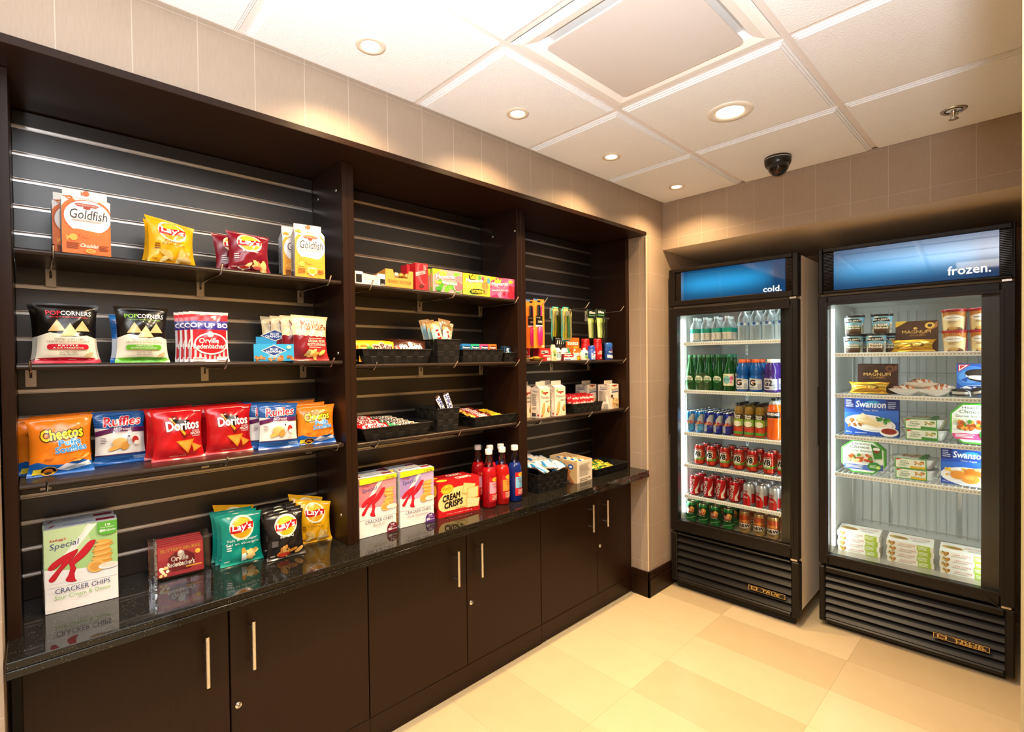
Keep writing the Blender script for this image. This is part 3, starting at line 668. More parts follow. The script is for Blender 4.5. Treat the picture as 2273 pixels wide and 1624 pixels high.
def one(o, label, cat, x, y, z, yaw=0, lean=0, group=None, roll=0):
    put(o, x, y, z, yaw, lean, roll); return tag(o, label, cat, group)
def more(o, label, x, y, z, yaw=0, lean=0, roll=0):
    c = dup(o, label=label); put(c, x, y, z, yaw, lean, roll); return c

# ------------------------------------------------------------------ chip bay, top shelf
Z = SH[0, 0]
def fish(c, x, y, s=.05): return [El(c, x, y, s, s*.55, 15, 10), P(c, (x-s*.8, y-s*.1), (x-s*1.6, y+s*.35), (x-s*1.4, y-s*.7))]
def goldfish(oc, lo, fl):
    ban = [P('a8412b', (.32, .715), (.70, .715), (.76, .745), (.70, .765), (.32, .765), (.26, .745)), Tx('f7e7d0', 'PEPPERIDGE FARM', .31, .73, .71, .752, b=.01), El('a8412b', .51, .70, .08, .02)]
    fr = [P(oc, (0, 0), (1, 0), (1, .44), (.8, .37), (.4, .36), (0, .5)), El(oc, .5, .565, .56, .295, 0, 30), El('c95f22' if oc < 'f0' else 'd99a3c', .52, .56, .52, .265, 0, 30), El('fbf8f3', .53, .565, .485, .25, 0, 30), P(oc, (0, .34), (.3, .38), (.75, .35), (1, .40), (1, .3), (0, .26)), P(lo, (0, 0), (1, 0), (1, .26), (.5, .30), (0, .27))]
    fr += ban + [Tx('3b3330', 'Goldfish', .16, .53, .93, .675, b=.012, sh=.18)] + lines('b9a59a', .2, .49, .95, .52, 2, 3) + fish(oc, .15, .845, .08) + fish('d9703a', .52, .95, .075) + fish(lo, .28, .32, .09) + fish(lo, .48, .29, .08) + fish('f6b04a', .22, .245, .09)
    fr += lines('7a3a14', .08, .07, .34, .17, 4, 5) + lines('7a3a14', .74, .07, .97, .16, 4, 8) + ([Tx('fff4e0', fl, .36, .105, .74, .16, b=.02, sh=.2), El('f7c25a', .57, .055, .1, .035), El('e08a2a', .57, .055, .085, .026)] if fl == 'Cheddar' else [El('f7d27a', .55, .12, .17, .06), El('f2a524', .55, .12, .12, .045), Tx('fff8e8', 'Couleurs', .40, .165, .72, .195, b=.02, sh=.2), Tx('fff8e8', 'Mix', .46, .04, .62, .075, b=.02)])
    lf = lines('55565c', .2, .2, .85, .75, 16, 4) + [R('2b2b30', .25, .04, .75, .15)]
    return fr, lf
fr, lf = goldfish('e8762a', 'e5702a', 'Cheddar')
o = one(gable('cracker_carton', .102, .180, .058, 'f6f3ee', fr, lf, .83, 'cfcfd2'), 'white and orange cheddar cracker carton in front, near end of the top shelf', 'cracker carton', -.15, .113, Z, .02, 0, 'fish cracker cartons')
more(o, 'orange cheddar cracker carton half hidden behind its twin at the near end', -.214, .096, Z, .02)
fr, lf = goldfish('f0a22e', 'ef9d2a', 'Mix')
o = one(gable('cracker_carton', .102, .194, .058, 'f6f3ee', fr, lf, .79, 'cfcfd2'), 'white and golden yellow cracker carton in front, far end of top chip shelf', 'cracker carton', -.15, .722, Z, -.12, 0, 'fish cracker cartons')
more(o, 'golden yellow cracker carton tucked behind another at the far end of the shelf', -.215, .703, Z, -.1)
LAY = lambda ey=.72: [El('fff3d0', .5, ey, .315, .24, 0, 26), El('f4a01c', .5, ey, .265, .205, 0, 24), P('f8c63a', (.26, ey-.01), (.36, ey+.16), (.5, ey+.195), (.64, ey+.16), (.74, ey+.04)), P('c3151d', (.20, ey-.085), (.215, ey+.05), (.36, ey+.035), (.5, ey+.06), (.66, ey+.095), (.80, ey+.09), (.79, ey-.03), (.64, ey-.05), (.5, ey-.085), (.34, ey-.1)), Tx('ffffff', "Lay's", .255, ey-.085, .745, ey+.085, b=.03, sh=.08)]
CHIPS = lambda c, seed=2, n=8, x0=.3, x1=.8, y0=.12, y1=.24: bolt(c, n, x0, y0, x1, y1, .13, .05, seed)
def lays(bg, fl, tc, extra): return LAY() + [Tx('e9edf5', '2 saveurs', .73, .925, .95, .95, b=.02)] + [Tx(tc, s, .5-len(s)*.028, .455-.075*i, .5+len(s)*.028, .515-.075*i) for i, s in enumerate(fl)] + lines(tc, .1, .29, .22, .42, 3, 6) + extra + lines(tc, .06, .08, .2, .11, 2, 3)
CLAS = lays('f5b416', ('Classic', 'Classique'), '7a4a10', CHIPS(('e9c26a', 'f3d68e', 'ddb058'), 3, 9) + [El('e6bf6c', .72, .13, .16, .06), El('f2d592', .70, .135, .12, .04)])
oy = one(bag('chip_bag', .125, .138, .05, 'f5b416', CLAS, 11, .16), 'yellow classic potato chip bag in front on the top shelf', 'chip bag', -.185, .314, Z, .08, .12, 'yellow chip bags')
more(oy, 'yellow chip bag leaning behind the front one on the top shelf', -.235, .306, Z, -.12, .16, .06)
KET = lays('7c1226', ('Ketchup',), 'f6e9e4', CHIPS(('e7c07a', 'd99a5a', 'efcf96'), 5, 7, .35, .85, .12, .2) + [El('f4ece6', .34, .085, .15, .035), El('c22a26', .34, .092, .12, .025), El('d7605a', .66, .1, .1, .04)])
o = one(bag('chip_bag', .128, .132, .05, '7c1226', KET, 23, .06), 'maroon ketchup chip bag in front on the top shelf', 'chip bag', -.172, .528, Z, -.05, .12, 'maroon chip bags')
more(o, 'maroon chip bag mostly hidden at the left behind the ketchup bag', -.232, .505, Z, .15, .16, -.04)

# ------------------------------------------------------------------ chip bay, middle shelf
Z = SH[0, 1]
def popc(c1, c2, l1, l2, s1, s2):
    tri = lambda x, y, s, c: [P(c, (x-s, y-s*.55), (x+s, y-s*.5), (x+.05*s, y+s*.75))]
    return [P('ece4cf', (0, .06), (1, .06), (1, .42), (.85, .46), (.62, .43), (.4, .47), (.2, .50), (0, .44)), R(c2, 0, .0, 1, .075), P(c2, (0, .07), (1, .07), (1, .085), (.5, .10), (0, .085)), Tx(c1, 'POP', .16, .79, .40, .865, b=.02), Tx('f4f2ee', 'CORNERS', .40, .79, .92, .865, b=.015), Tx(c1, 'THE NEW SHAPE OF POPCORN', .2, .745, .86, .77)] + tri(.32, .60, .15, 'cdb078') + tri(.76, .60, .14, 'd6b980') + tri(.54, .53, .17, 'd9c08c') + tri(.54, .53, .13, 'e2cb9a') + [Tx('5d5648', 'POPPED CORN CHIPS', .28, .375, .78, .405), Tx('5d5648', 'CROUSTILLES DE MAIS SOUFFLE', .15, .335, .88, .365), El(c2, .2, .265, .045, .042), El(c2, .82, .265, .045, .042), R(c2, .2, .223, .82, .307), Tx('ffffff', s1, .34, .272, .68, .296, b=.02), Tx('ffffff', s2, .25, .235, .77, .26, b=.02), Tx('5d5648', 'GLUTEN FREE', .36, .165, .66, .19, b=.01), Tx('5d5648', 'SANS GLUTEN', .36, .13, .66, .155, b=.01), El('cbb88a', .85, .13, .1, .03, 30), Tx('2d2418', '142 g', .7, .03, .8, .05)]
o = one(bag('popped_chip_bag', .128, .163, .055, '14110f', popc('d5283c', 'c2142e', 0, 0, 'KETTLE', 'À LA MARMITE'), 31), 'black and cream popped chip bag with a red band, in front, middle shelf', 'chip bag', -.18, .068, Z, .03, .06, 'popped corn chip bags')
more(o, 'black popped chip bag spreading wider behind the red banded one', -.232, .068, Z, -.03, .04, -.02).scale = (1.14, 1, 1)
o = one(bag('popped_chip_bag', .128, .163, .055, '14110f', popc('86c440', '62b22f', 0, 0, 'CHEESE JALAPENO', 'FROMAGE ET JALAPENO'), 37), 'black and cream popped corn chip bag with a green band on the middle shelf', 'chip bag', -.18, .235, Z, .0, .06, 'popped corn chip bags')
one(bag('snack_bag', .115, .142, .04, '2a78c4', [R('d5dce4', 0, .1, 1, .5)] + [R('1c5aa0', .0, .55+.04*i, 1, .57+.04*i) for i in range(9)], 38), 'blue snack bag peeking out left behind the green popped chip bag', 'chip bag', -.245, .222, Z, .1, .04)
PUP = [R('d8303c', 0, .82, 1, .95), R('352f86', 0, .64, 1, .82), Tx('f4f4fa', 'OP UP BO', -.0, .685, 1.0, .775, b=.04)] + [R('c8202c', .02+.125*i, .06, .085+.125*i, .3) for i in range(8)] + [R('c8202c', .05, .3, .95, .64), El('f4efe6', .52, .36, .45, .22), El('c8202c', .52, .36, .41, .19), El('f0e2d0', .5, .545, .09, .06), Tx('fff6ec', 'Orville', .2, .37, .72, .47, b=.025), Tx('fff6ec', "Redenbacher's", .06, .26, .97, .36, b=.025), R('f6f1ec', .06, .02, .4, .09), R('f6f1ec', .66, .03, .97, .1)] + lines('b54a44', .68, .035, .95, .09, 2) + lines('b54a44', .08, .03, .38, .08, 2)
o = one(bag('popcorn_pouch', .105, .157, .022, 'efe9e4', PUP, 41, 0, 'b', pinch=.03), 'red white and purple popcorn pouch at the front of its row', 'popcorn pouch', -.162, .405, Z, -.02, .05, 'red and purple popcorn pouches')
for i in range(3): more(o, f'red and purple popcorn pouch, {ORD[i+1]} from the front of its row', -.186-.025*i, .394-.008*i, Z, -.02, .05)
# almond tray carton with a display header
def almond():
    B = M('2d9fd0', 'c'); K = '1d62a6'; w, h, d = .123, .058, .125; mb = MB(); t_ = .0015
    mb.box((-w/2, 0, 0), (w/2, t_, h), B); mb.box((-w/2, d-t_, 0), (w/2, d, .088), B); mb.box((-w/2, t_, 0), (-w/2+t_, d-t_, h), B); mb.box((w/2-t_, t_, 0), (w/2, d-t_, h), B); mb.box((-w/2, 0, -.0), (w/2, d, t_), B)
    dia = lambda x, y, a, b: [P('f3ead6', (x-a, y), (x, y+b), (x+a, y), (x, y-b)), P('1a3f86', (x-a*.9, y), (x, y+b*.86), (x+a*.9, y), (x, y-b*.86)), Tx('f4f7fb', 'BLUE', x-a*.3, y+b*.06, x+a*.3, y+b*.4, b=.03), Tx('f4f7fb', 'DIAMOND', x-a*.62, y-b*.36, x+a*.62, y-b*.02, b=.03)]
    decal(mb, flatS(-w/2), w, h, dia(.5, .62, .32, .34) + bolt(('b5713a', '9c5a2a', 'c78a4e'), 22, .03, .06, .97, .26, .05, .07, 3) + lines('e9f4fb', .36, .2, .66, .34, 2) + [El('f1d9a8', .88, .82, .06, .1)])
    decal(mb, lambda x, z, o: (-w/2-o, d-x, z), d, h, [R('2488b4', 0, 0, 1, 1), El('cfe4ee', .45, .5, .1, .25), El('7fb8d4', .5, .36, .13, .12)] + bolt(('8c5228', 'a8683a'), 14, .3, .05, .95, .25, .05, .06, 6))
    decal(mb, flatS(-w/2, d-t_), w, .088, [El('f1d9a8', .92, .78, .05, .07)])
    # diamond shaped header rising above the back panel
    T = Tr(0, d-t_-.0006, 0); mb.prism([(-.045, .092), (0, .074), (.045, .092), (0, .114)], -.001, .001, M('1a3f86', 'c'), T)
    decal(mb, flatS(-.05, d-t_-.0018, .07), .1, .044, [P('f3ead6', (.03, .5), (.5, 1.02), (.97, .5), (.5, .06)), P('1a3f86', (.08, .5), (.5, .96), (.92, .5), (.5, .12)), Tx('f4f7fb', 'BLUE', .36, .56, .64, .74, b=.03), Tx('f4f7fb', 'DIAMOND', .2, .34, .8, .52, b=.03)])
    r = random.Random(2)
    for i in range(5):
        y = .016+.021*i; mb.box((-w/2+.008, y, .004), (w/2-.008, y+.014, .046+r.uniform(-.003, .004)), M('3fb0dc', 'b'), bev=.004)
    return mb.build('almond_display_box')
one(almond(), 'bright blue almond counter display box with a diamond shaped header', 'snack box', -.145, .592, Z, -.35)
VICK = [P('7d1620', (0, 0), (1, 0), (1, .53), (.92, .545), (.85, .525), (.76, .545), (.68, .525), (.6, .545), (.5, .53), (.42, .555), (.33, .535), (.24, .56), (.16, .54), (.08, .57), (0, .56)), P('b5302c', (.35, 0), (1, 0), (1, .5), (.5, .5)), Tx('8d1c20', 'Miss Vickie', .22, .67, .88, .90, sh=.06), Tx('8d1c20', "'s", .87, .70, .98, .82, sh=.06), Tx('f0d8c8', 'ORIGINAL RECIPE', .40, .40, .92, .455, b=.025), Tx('f0d8c8', 'RECETTE ORIGINALE', .38, .325, .95, .38, b=.025)] + lines('e6b8a8', .42, .465, .95, .5, 1) + lines('e6b8a8', .42, .275, .9, .305, 1) + bolt(('e8b45c', 'f2c878', 'd79a40'), 9, .35, .1, .85, .19, .12, .035, 4) + [El('9c8a5c', .4, .17, .08, .04, 40)] + [El('9a8c74', .1+.08*i, .6+.012*(i % 2), .008, .006, 0, 6) for i in range(11)]
o = one(bag('chip_bag', .124, .163, .040, 'efdcae', VICK, 47, .03), 'cream and dark red kettle chip bag at the front of its row', 'chip bag', -.175, .728, Z, -.12, .1, 'cream and dark red chip bags')
for i in range(3): more(o, f'cream and dark red kettle chip bag, {ORD[i+1]} from the front of its row', -.217-.042*i, .705-.02*i, Z, -.15, .1)

# ------------------------------------------------------------------ chip bay, lowest shelf
Z = SH[0, 2]
CHEE = [P('1d62b4', (0, 0), (1, 0), (1, .18), (.8, .24), (.55, .17), (.3, .19), (.12, .25), (0, .22)), P('e9eef4', (.42, .1), (.58, .19), (.75, .15), (.95, .2), (.98, .12), (.8, .1), (.6, .06)), P('9fb2c4', (.5, .09), (.7, .15), (.9, .13), (.75, .08)), Tx('f9d22a', 'Cheetos', .18, .615, .86, .80, b=.05, o='17120e', ow=.075, rot=4), Tx('3f93d8', 'Puffs', .46, .50, .82, .60, b=.04, o='dff0fb', ow=.04, rot=5), Tx('3f93d8', 'Soufflés', .40, .385, .92, .49, b=.04, o='dff0fb', ow=.04, rot=5), El('f2b73a', .3, .085, .13, .075), El('1a1410', .3, .085, .12, .065), El('f08a24', .3, .085, .07, .035), R('f0d63a', .07, .04, .19, .13)] + lines('7a3408', .22, .25, .38, .3, 3) + bolt(('f6b45a', 'f08a2a', 'f7c46e'), 5, .7, .22, .92, .3, .07, .02, 4)
o = one(bag('puff_snack_bag', .137, .158, .050, 'f0811c', CHEE, 51, -.03), 'big orange and blue puff bag in front, near end of the lowest shelf', 'chip bag', -.228, .052, Z, .04, .1, 'orange and blue puff bags')
more(o, 'orange cheese puff bag spread behind the near front one, on its left', -.285, .028, Z, .14, .1)
more(o, 'orange cheese puff bag standing rearmost at the near end', -.340, .06, Z, -.04, .05)
o2 = more(o, 'small orange and blue puff bag in front, far end of the lowest shelf', -.202, .754, Z, -.22, .12); o2.scale = (.98, 1, .9)
more(o, 'orange cheese puff bag behind the far front one, its upper edge showing', -.254, .738, Z, -.2, .1).scale = (.98, 1, .94)
more(o, 'rearmost orange cheese puff bag at the far end of the lowest shelf', -.306, .72, Z, -.2, .08).scale = (.98, 1, .98)
RUF = [P('e9e6df', (0, .18), (1, .18), (1, .62), (0, .70)), R('1d5aa8', 0, .0, 1, .17)] + [P('3f7cc4', (0, .06+.028*i), (1, .02+.028*i), (1, .032+.028*i), (0, .072+.028*i)) for i in range(4)] + [P('3f7cc4', (0, .9-.04*i), (1, .97-.04*i), (1, .982-.04*i), (0, .912-.04*i)) for i in range(5)] + [P('5c1f52', (0, .54), (.3, .60), (1, .60), (1, .69), (.4, .70), (0, .63)), Tx('d31f2b', 'Ruffles', .16, .73, .90, .90, b=.035, sh=.2, o='f3f4f7', ow=.05, rot=3), Tx('f6eef4', 'All Dressed', .34, .635, .70, .69, b=.01, sh=.15), Tx('f6eef4', 'Assaisonnées', .32, .58, .72, .63, b=.01, sh=.15), El('eab056', .42, .34, .2, .05, 25), El('f0c072', .45, .42, .15, .07, 10), El('e0a048', .56, .34, .1, .07, 60), El('b5322a', .78, .44, .07, .07), El('eee2d2', .80, .38, .055, .045), R('c4cdd4', .62, .36, .67, .5), R('2b2b2f', .625, .5, .665, .54), P('4a2146', (0, .17), (1, .17), (1, .19), (0, .19)), Tx('e8eef6', 'SIMULATED FLAVOUR', .72, .105, .98, .13, b=.01), Tx('e8eef6', 'SAVEUR SIMULEE', .74, .07, .98, .095, b=.01)] + lines('8d7f88', .08, .4, .2, .52, 4)
o = one(bag('chip_bag', .130, .158, .045, '1d5aa8', RUF, 61, .03), 'blue white and purple ridged chip bag beside the near orange bags', 'chip bag', -.295, .19, Z, .06, .1, 'blue ridged chip bags')
o = more(o, 'blue and purple ridged chip bag in front of its row near the divider', -.205, .622, Z, -.1, .08)
for i in range(3): more(o, f'blue and purple ridged chip bag, {ORD[i+1]} in the row near the divider', -.252-.0465*i, .604-.017*i, Z, -.12, .08)
DOR = [P('7d0d14', (.36, .86), (.46, .86), (.64, .46), (.9, .66), (.62, .40), (.58, .40)), P('2c0d0e', (.33, .80), (.72, .76), (.60, .52)), P('e4a82e', (.30, .82), (.34, .83), (.63, .50), (.60, .46)), P('1d1414', (.36, .79), (.56, .78), (.58, .62), (.50, .62)), Tx('fbf6f2', 'Doritos', .24, .575, .93, .755, b=.045, o='4a0a0e', ow=.025, rot=2), Tx('f7ece8', 'NACHO', .73, .47, .95, .52, b=.03), Tx('f7ece8', 'CHEESE', .76, .53, .94, .56), Tx('f7ece8', 'CHEDDAR', .76, .43, .94, .455), P('e08a28', (.42, .36), (.80, .38), (.66, .11)), P('eda13e', (.47, .34), (.74, .355), (.65, .16)), P('d97a20', (.74, .32), (.97, .22), (.78, .12)), P('e8963a', (.77, .29), (.93, .22), (.80, .15)), Tx('f3c4bc', 'TORTILLA CHIPS', .3, .065, .62, .085), R('e8d8d4', .8, .92, .95, .935)]
for k, (y, x, wh) in enumerate(((.329, -.232, 'left'), (.476, -.245, 'right'))):
    if k == 0: od = one(bag('tortilla_chip_bag', .140, .160, .047, 'c0131a', DOR, 71, -.01), f'bright red tortilla chip bag at the front of the {wh} red row', 'chip bag', x, y, Z, .02, .1, 'red tortilla chip bags')
    else: more(od, f'bright red tortilla chip bag at the front of the {wh} red row', x, y, Z, -.05, .1)
    more(od, f'red tortilla chip bag second in the {wh} red row', x-.050, y-.012, Z, .0, .08, .02)
    more(od, f'red tortilla chip bag at the back of the {wh} red row', x-.099, y-.012+.01*k, Z, .03, .04, -.02)

# ------------------------------------------------------------------ counter below the chips
KA = [(0.048, 0.544), (0.108, 0.603), (0.258, 0.671), (0.408, 0.712), (0.442, 0.711), (0.406, 0.656), (0.318, 0.576), (0.209, 0.482), (0.131, 0.393), (0.074, 0.38), (0.054, 0.408), (0.091, 0.447), (0.19, 0.533), (0.234, 0.591), (0.148, 0.54), (0.079, 0.52)]
KB = [(0.685, 0.782), (0.654, 0.795), (0.59, 0.778), (0.47, 0.683), (0.34, 0.582), (0.322, 0.557), (0.337, 0.507), (0.313, 0.426), (0.272, 0.367), (0.33, 0.337), (0.415, 0.335), (0.395, 0.363), (0.387, 0.431), (0.41, 0.493), (0.397, 0.543), (0.531, 0.615), (0.63, 0.704)]
def speck(t1, t2, fl, badge, new, seed):
    r = random.Random(seed); fr = [P(t1, (0, .50), (.3, .46), (.65, .45), (1, .43), (1, 1), (0, 1)), P(t2, (0, .55), (.35, .56), (.62, .80), (.55, 1), (0, 1)), P('f2f4ea', (.2, .62), (.30, .62), (.72, .99), (.60, .99)), P('e9ebdf', (.36, .72), (.41, .72), (.62, 1), (.58, 1)), P('f4f1ec', (0, .30), (1, .30), (1, .45), (.65, .46), (.3, .485), (0, .53)), R('e3ded6', .05, .335, .5, .345)]
    fr += [Tx('c21f2c', "Kellogg's", .075, .845, .29, .88, b=.02, sh=.25, rot=3), Tx('3d4a86', 'Special', .07, .745, .47, .835, sh=.2, rot=5), P('9c1222', *smooth([(x+.008, y-.006) for x, y in KA])), P('9c1222', *smooth([(x+.008, y-.006) for x, y in KB])), P('c81a2c', *smooth(KA)), P('c81a2c', *smooth(KB))]
    for i in range(13): fr.append(El(('e3a94e', 'd3923a', 'eebb66')[i % 3], .79+r.uniform(-.025, .025), .50+.0215*i, .135+r.uniform(-.02, .01), .019, r.uniform(-9, 9), 14))
    fr += [El('e6b45e', .69, .465, .125, .075, 0, 20), El('d99e48', .69, .462, .085, .05), El('f3efe6', .87, .445, .15, .04), El('efe3c8', .87, .455, .11, .025), Tx('3a4170', 'CRACKER CHIPS', .135, .225, .885, .285), Tx({0: '8dbb6a', 1: '9a8a86', 2: '9388a4'}[seed % 3], fl, .5-.021*len(fl), .155, .5+.021*len(fl), .205), Tx('a9a49c', 'Flavour', .43, .125, .57, .145), Tx('c9c4bd', '113 g', .03, .035, .13, .055)]
    if new: fr += [P('f6dc1e', (0, .90), (.3, .905), (.65, .925), (1, .935), (1, 1), (0, 1)), Tx('5a5418', 'new', .70, .925, .95, .975), P(badge, (.72, 0), (1, 0), (1, .10), (.95, .15), (.86, .17), (.77, .15), (.72, .10)), Tx('f7f0f2', '18', .82, .115, .92, .145, b=.02), Tx('f7f0f2', '80', .75, .035, .85, .075, b=.05), Tx('f7f0f2', 'calories', .86, .04, .99, .065, b=.01), R('d9b8c0', .78, .09, .96, .097)]
    else: fr += [P(badge, (.72, 1), (1, 1), (1, .86), (.93, .835), (.80, .835), (.72, .87)), Tx('f4faee', '18', .83, .945, .90, .972, b=.02), Tx('f4faee', '80', .75, .875, .83, .905, b=.05), Tx('f4faee', 'calories', .84, .878, .975, .905, b=.02), R('d5ecc4', .76, .925, .96, .932)]
    return fr
def spbox(t1, t2, fl, badge, new, seed):
    top = [R('8f1a2a', .70, .3, .97, .75)] + lines('8e96b0', .25, .25, .66, .7, 2) + [P('a0203a', (.05, .3), (.1, .3), (.14, .7), (.1, .7))]
    lf = [R('ccd0d2', 0, 0, 1, 1)] + lines('6a6f76', .12, .5, .88, .95, 20, 3) + [El(('c98f3e', 'b8782c', 'd8a352')[i % 3], .5, .06+.028*i, .36, .03, 6*(-1)**i, 12) for i in range(14)]
    return carton('cracker_box', .158, .231, .058, 'f3f0ea', speck(t1, t2, fl, badge, new, seed), lf, (), [R('cdd2d6', 0, 0, 1, 1)] + top)
ZK = ZCT+.0005
o = one(spbox('a9cf86', 'c4dca6', 'Sour Cream & Onion', '5fae3c', False, 3), 'tall white and green cracker box in front at the near counter end', 'cracker box', -.225, .091, ZK, -.06, 0, 'green cracker boxes')
more(o, 'green cracker box directly behind the front one at the near counter end', -.286, .0895, ZK, -.06)
# overwrapped flat popcorn packs standing in a leaning row
ORV = [R('d43a46', 0, 0, 1, 1), P('e0524a', (0, .55), (1, .62), (1, 1), (0, 1)), P('8f1020', (.18, .3), (.3, .12), (.7, .12), (.82, .3), (.8, .6), (.62, .75), (.38, .75), (.22, .6)), Tx('f0b43c', 'BUTTERY BEURRE', .06, .80, .94, .90, b=.02), El('e9d6c0', .5, .68, .08, .11), Tx('f6e6cc', 'Orville', .28, .46, .66, .62, b=.03), Tx('f6e6cc', "Redenbacher's", .2, .28, .8, .44, b=.03)] + bolt(('f4e2b0', 'eccf86', 'f7edd0'), 12, .04, .06, .2, .32, .035, .05, 3) + [El('f0b43c', .88, .66, .06, .08), R('d99a34', .6, .2, .96, .24)]
CELLO = pane_mat('cellophane', (.96, .96, .97), 1.6)
def flatpack():
    t = thing('popcorn_pack', 'x', 'popcorn pack'); mb = MB(); mb.box((-.063, -.009, .006), (.063, .009, .104), M('c42836', 'b'), bev=.004); decal(mb, flatS(-.0605, -.009, .008), .121, .094, ORV, 'b'); mb.build('packet', t)
    mb = MB(); r = random.Random(5); n = 22
    for sg in (-1, 1):
        vs = []
        for j in range(n+1):
            z = .001+.108*j/n
            for i in range(6): f = i/5; vs.append((sg*(.0632+.021*f), (.0094*(1-f)+.002)*(-1 if i % 2 else 1)*(.3+.7*r.random())*(f > 0)-.0096*(f == 0)*1, z+.002*r.random()))
        mb.add(vs, [(j*6+i, j*6+i+1, j*6+i+7, j*6+i+6) for j in range(n) for i in range(5)], CELLO, True)
    vs = []
    for j in range(9):
        for i in range(13): vs.append((-.0645+.129*i/12, -.0105-.0012*math.sin(i*1.9+j)*math.sin(j*1.3), .002+.107*j/8))
    mb.add(vs, [(j*13+i, j*13+i+1, j*13+i+14, j*13+i+13) for j in range(8) for i in range(12)], CELLO, True); mb.build('cellophane_wrap', t); return t
o = flatpack(); o['label'] = 'red popcorn pack in clear wrap at the front of the counter row'; o['group'] = 'wrapped red popcorn packs'; put(o, -.262, .334, ZK, -.08, .16)
for i in range(4): more(o, f'red popcorn pack in clear wrap, {ORD[i+1]} from the front of the counter row', -.283-.021*i, .338+.002*i, ZK, -.08, .16)
TEAL = lays('0f8f7c', ('Salt & Vinegar', 'Sel et vinaigre'), 'e4f4ee', CHIPS(('e9c26a', 'f3d68e', 'dca44a'), 6, 8, .4, .85) + [R('cfe2da', .46, .06, .58, .19), El('e9f2ee', .52, .19, .06, .015)])
o = one(bag('chip_bag', .130, .168, .036, '0f8f7c', TEAL, 81, .02), 'teal salt and vinegar chip bag at the front of its counter row', 'chip bag', -.235, .506, ZK, -.03, .1, 'teal chip bags')
for i in range(2): more(o, f'teal chip bag, {ORD[i+1]} from the front of its counter row', -.272-.036*i, .5-.004*i, ZK, -.02, .09)
BBQ = lays('1b1716', ('Bar-B-Q',), 'f0ece6', CHIPS(('e59a3a', 'e8b25c', 'd9822a'), 7, 8, .3, .85, .12, .24) + [El('c93a22', .42, .09, .16, .05), El('7a1c12', .48, .2, .03, .02), R('5a5450', .1, .3, .24, .43)])
o = one(bag('chip_bag', .126, .155, .040, '1d1918', BBQ, 83, -.03), 'black barbecue chip bag at the front of its counter row', 'chip bag', -.18, .632, ZK, -.03, .1, 'black chip bags')
for i in range(3): more(o, f'black barbecue chip bag, {ORD[i+1]} from the front of its counter row', -.222-.04*i, .642+.004*i*(-1)**i, ZK, .04, .07)
o = more(oy, 'yellow classic chip bag in front at the far counter end near the divider', -.255, .764, ZK, -.18, .1); o.scale = (.98, 1, 1.12)
more(oy, 'yellow chip bag with a pointed corner behind the far front one', -.31, .748, ZK, -.08, .06, .05).scale = (1, 1, 1.2)
more(oy, 'yellow chip bag hidden behind the teal bags on the counter', -.352, .515, ZK, .1, .03).scale = (1.06, .5, 1.25)

# ------------------------------------------------------------------ baskets
BASK = M('0f0d0b', 'd'); BASK2 = M('191613', 'd')
def basket(wt, dt, wb, db, h, label, x, y, z, yaw=0):
    """black tapered basket of woven flat strips; front bottom edge on local y=0"""
    mb = MB(); th = .004
    def ring(w, d, zz, ins): c = db/2; return [(-w/2+ins, c-d/2+ins, zz), (w/2-ins, c-d/2+ins, zz), (w/2-ins, c+d/2-ins, zz), (-w/2+ins, c+d/2-ins, zz)]
    o0, o1, i1, i0 = ring(wb, db, 0, 0), ring(wt, dt, h, 0), ring(wt, dt, h, th), ring(wb, db, .004, th)
    vs = o0+o1+i1+i0; fs = [(3, 2, 1, 0), (12, 13, 14, 15)]
    for i in range(4): j = (i+1) % 4; fs += [(i, j, 4+j, 4+i), (4+i, 4+j, 8+j, 8+i), (8+i, 8+j, 12+j, 12+i)]
    mb.add(vs, fs, BASK)
    nz = max(2, round(h/.024))
    for i in range(4):
        j = (i+1) % 4; A, B, Cc, Dd = [Vector(p) for p in (o0[i], o0[j], o1[j], o1[i])]; nrm = (B-A).cross(Dd-A).normalized(); nx = max(3, round((B-A).length/.027))
        for a in range(nx):
            for b in range(nz):
                hor = (a+b) % 2; e = .0016; up = .0016 if hor else .0004
                q = []
                for u, v in ((a, b), (a+1, b), (a+1, b+1), (a, b+1)):
                    s, t_ = u/nx, v/nz; q.append((A*(1-s)+B*s)*(1-t_)+(Dd*(1-s)+Cc*s)*t_)
                c = sum(q, Vector())/4; q2 = [c+(p-c)*.90+nrm*up for p in q]; q1 = [c+(p-c)*.99+nrm*.0001 for p in q]
                mb.add(q1+q2, [(4, 5, 6, 7), (0, 1, 5, 4), (1, 2, 6, 5), (2, 3, 7, 6), (3, 0, 4, 7)], BASK2 if hor else BASK)
    for i in range(4): j = (i+1) % 4; mb.tube([Vector(o1[i])+Vector((0, 0, -.002)), Vector(o1[j])+Vector((0, 0, -.002))], .0032, BASK, 6)
    o = mb.build('woven_basket'); put(o, x, y, z, yaw); return tag(o, label, 'basket', 'black woven baskets')
def bar(name, L, w, t, base, front, seed=0, fin='b'):
    """small pillow wrapper lying flat, long side along local X, face up"""
    return bag(name, L, w, t, base, front, seed, 0, fin, 20, 12, .009, flat=True, flare=.0, pinch=.04)
def turn(o, x, y, z, rx=0, ry=0, rz=0): o.location = (x, y, z); o.rotation_euler = (rx, ry, PI/2+rz); return o

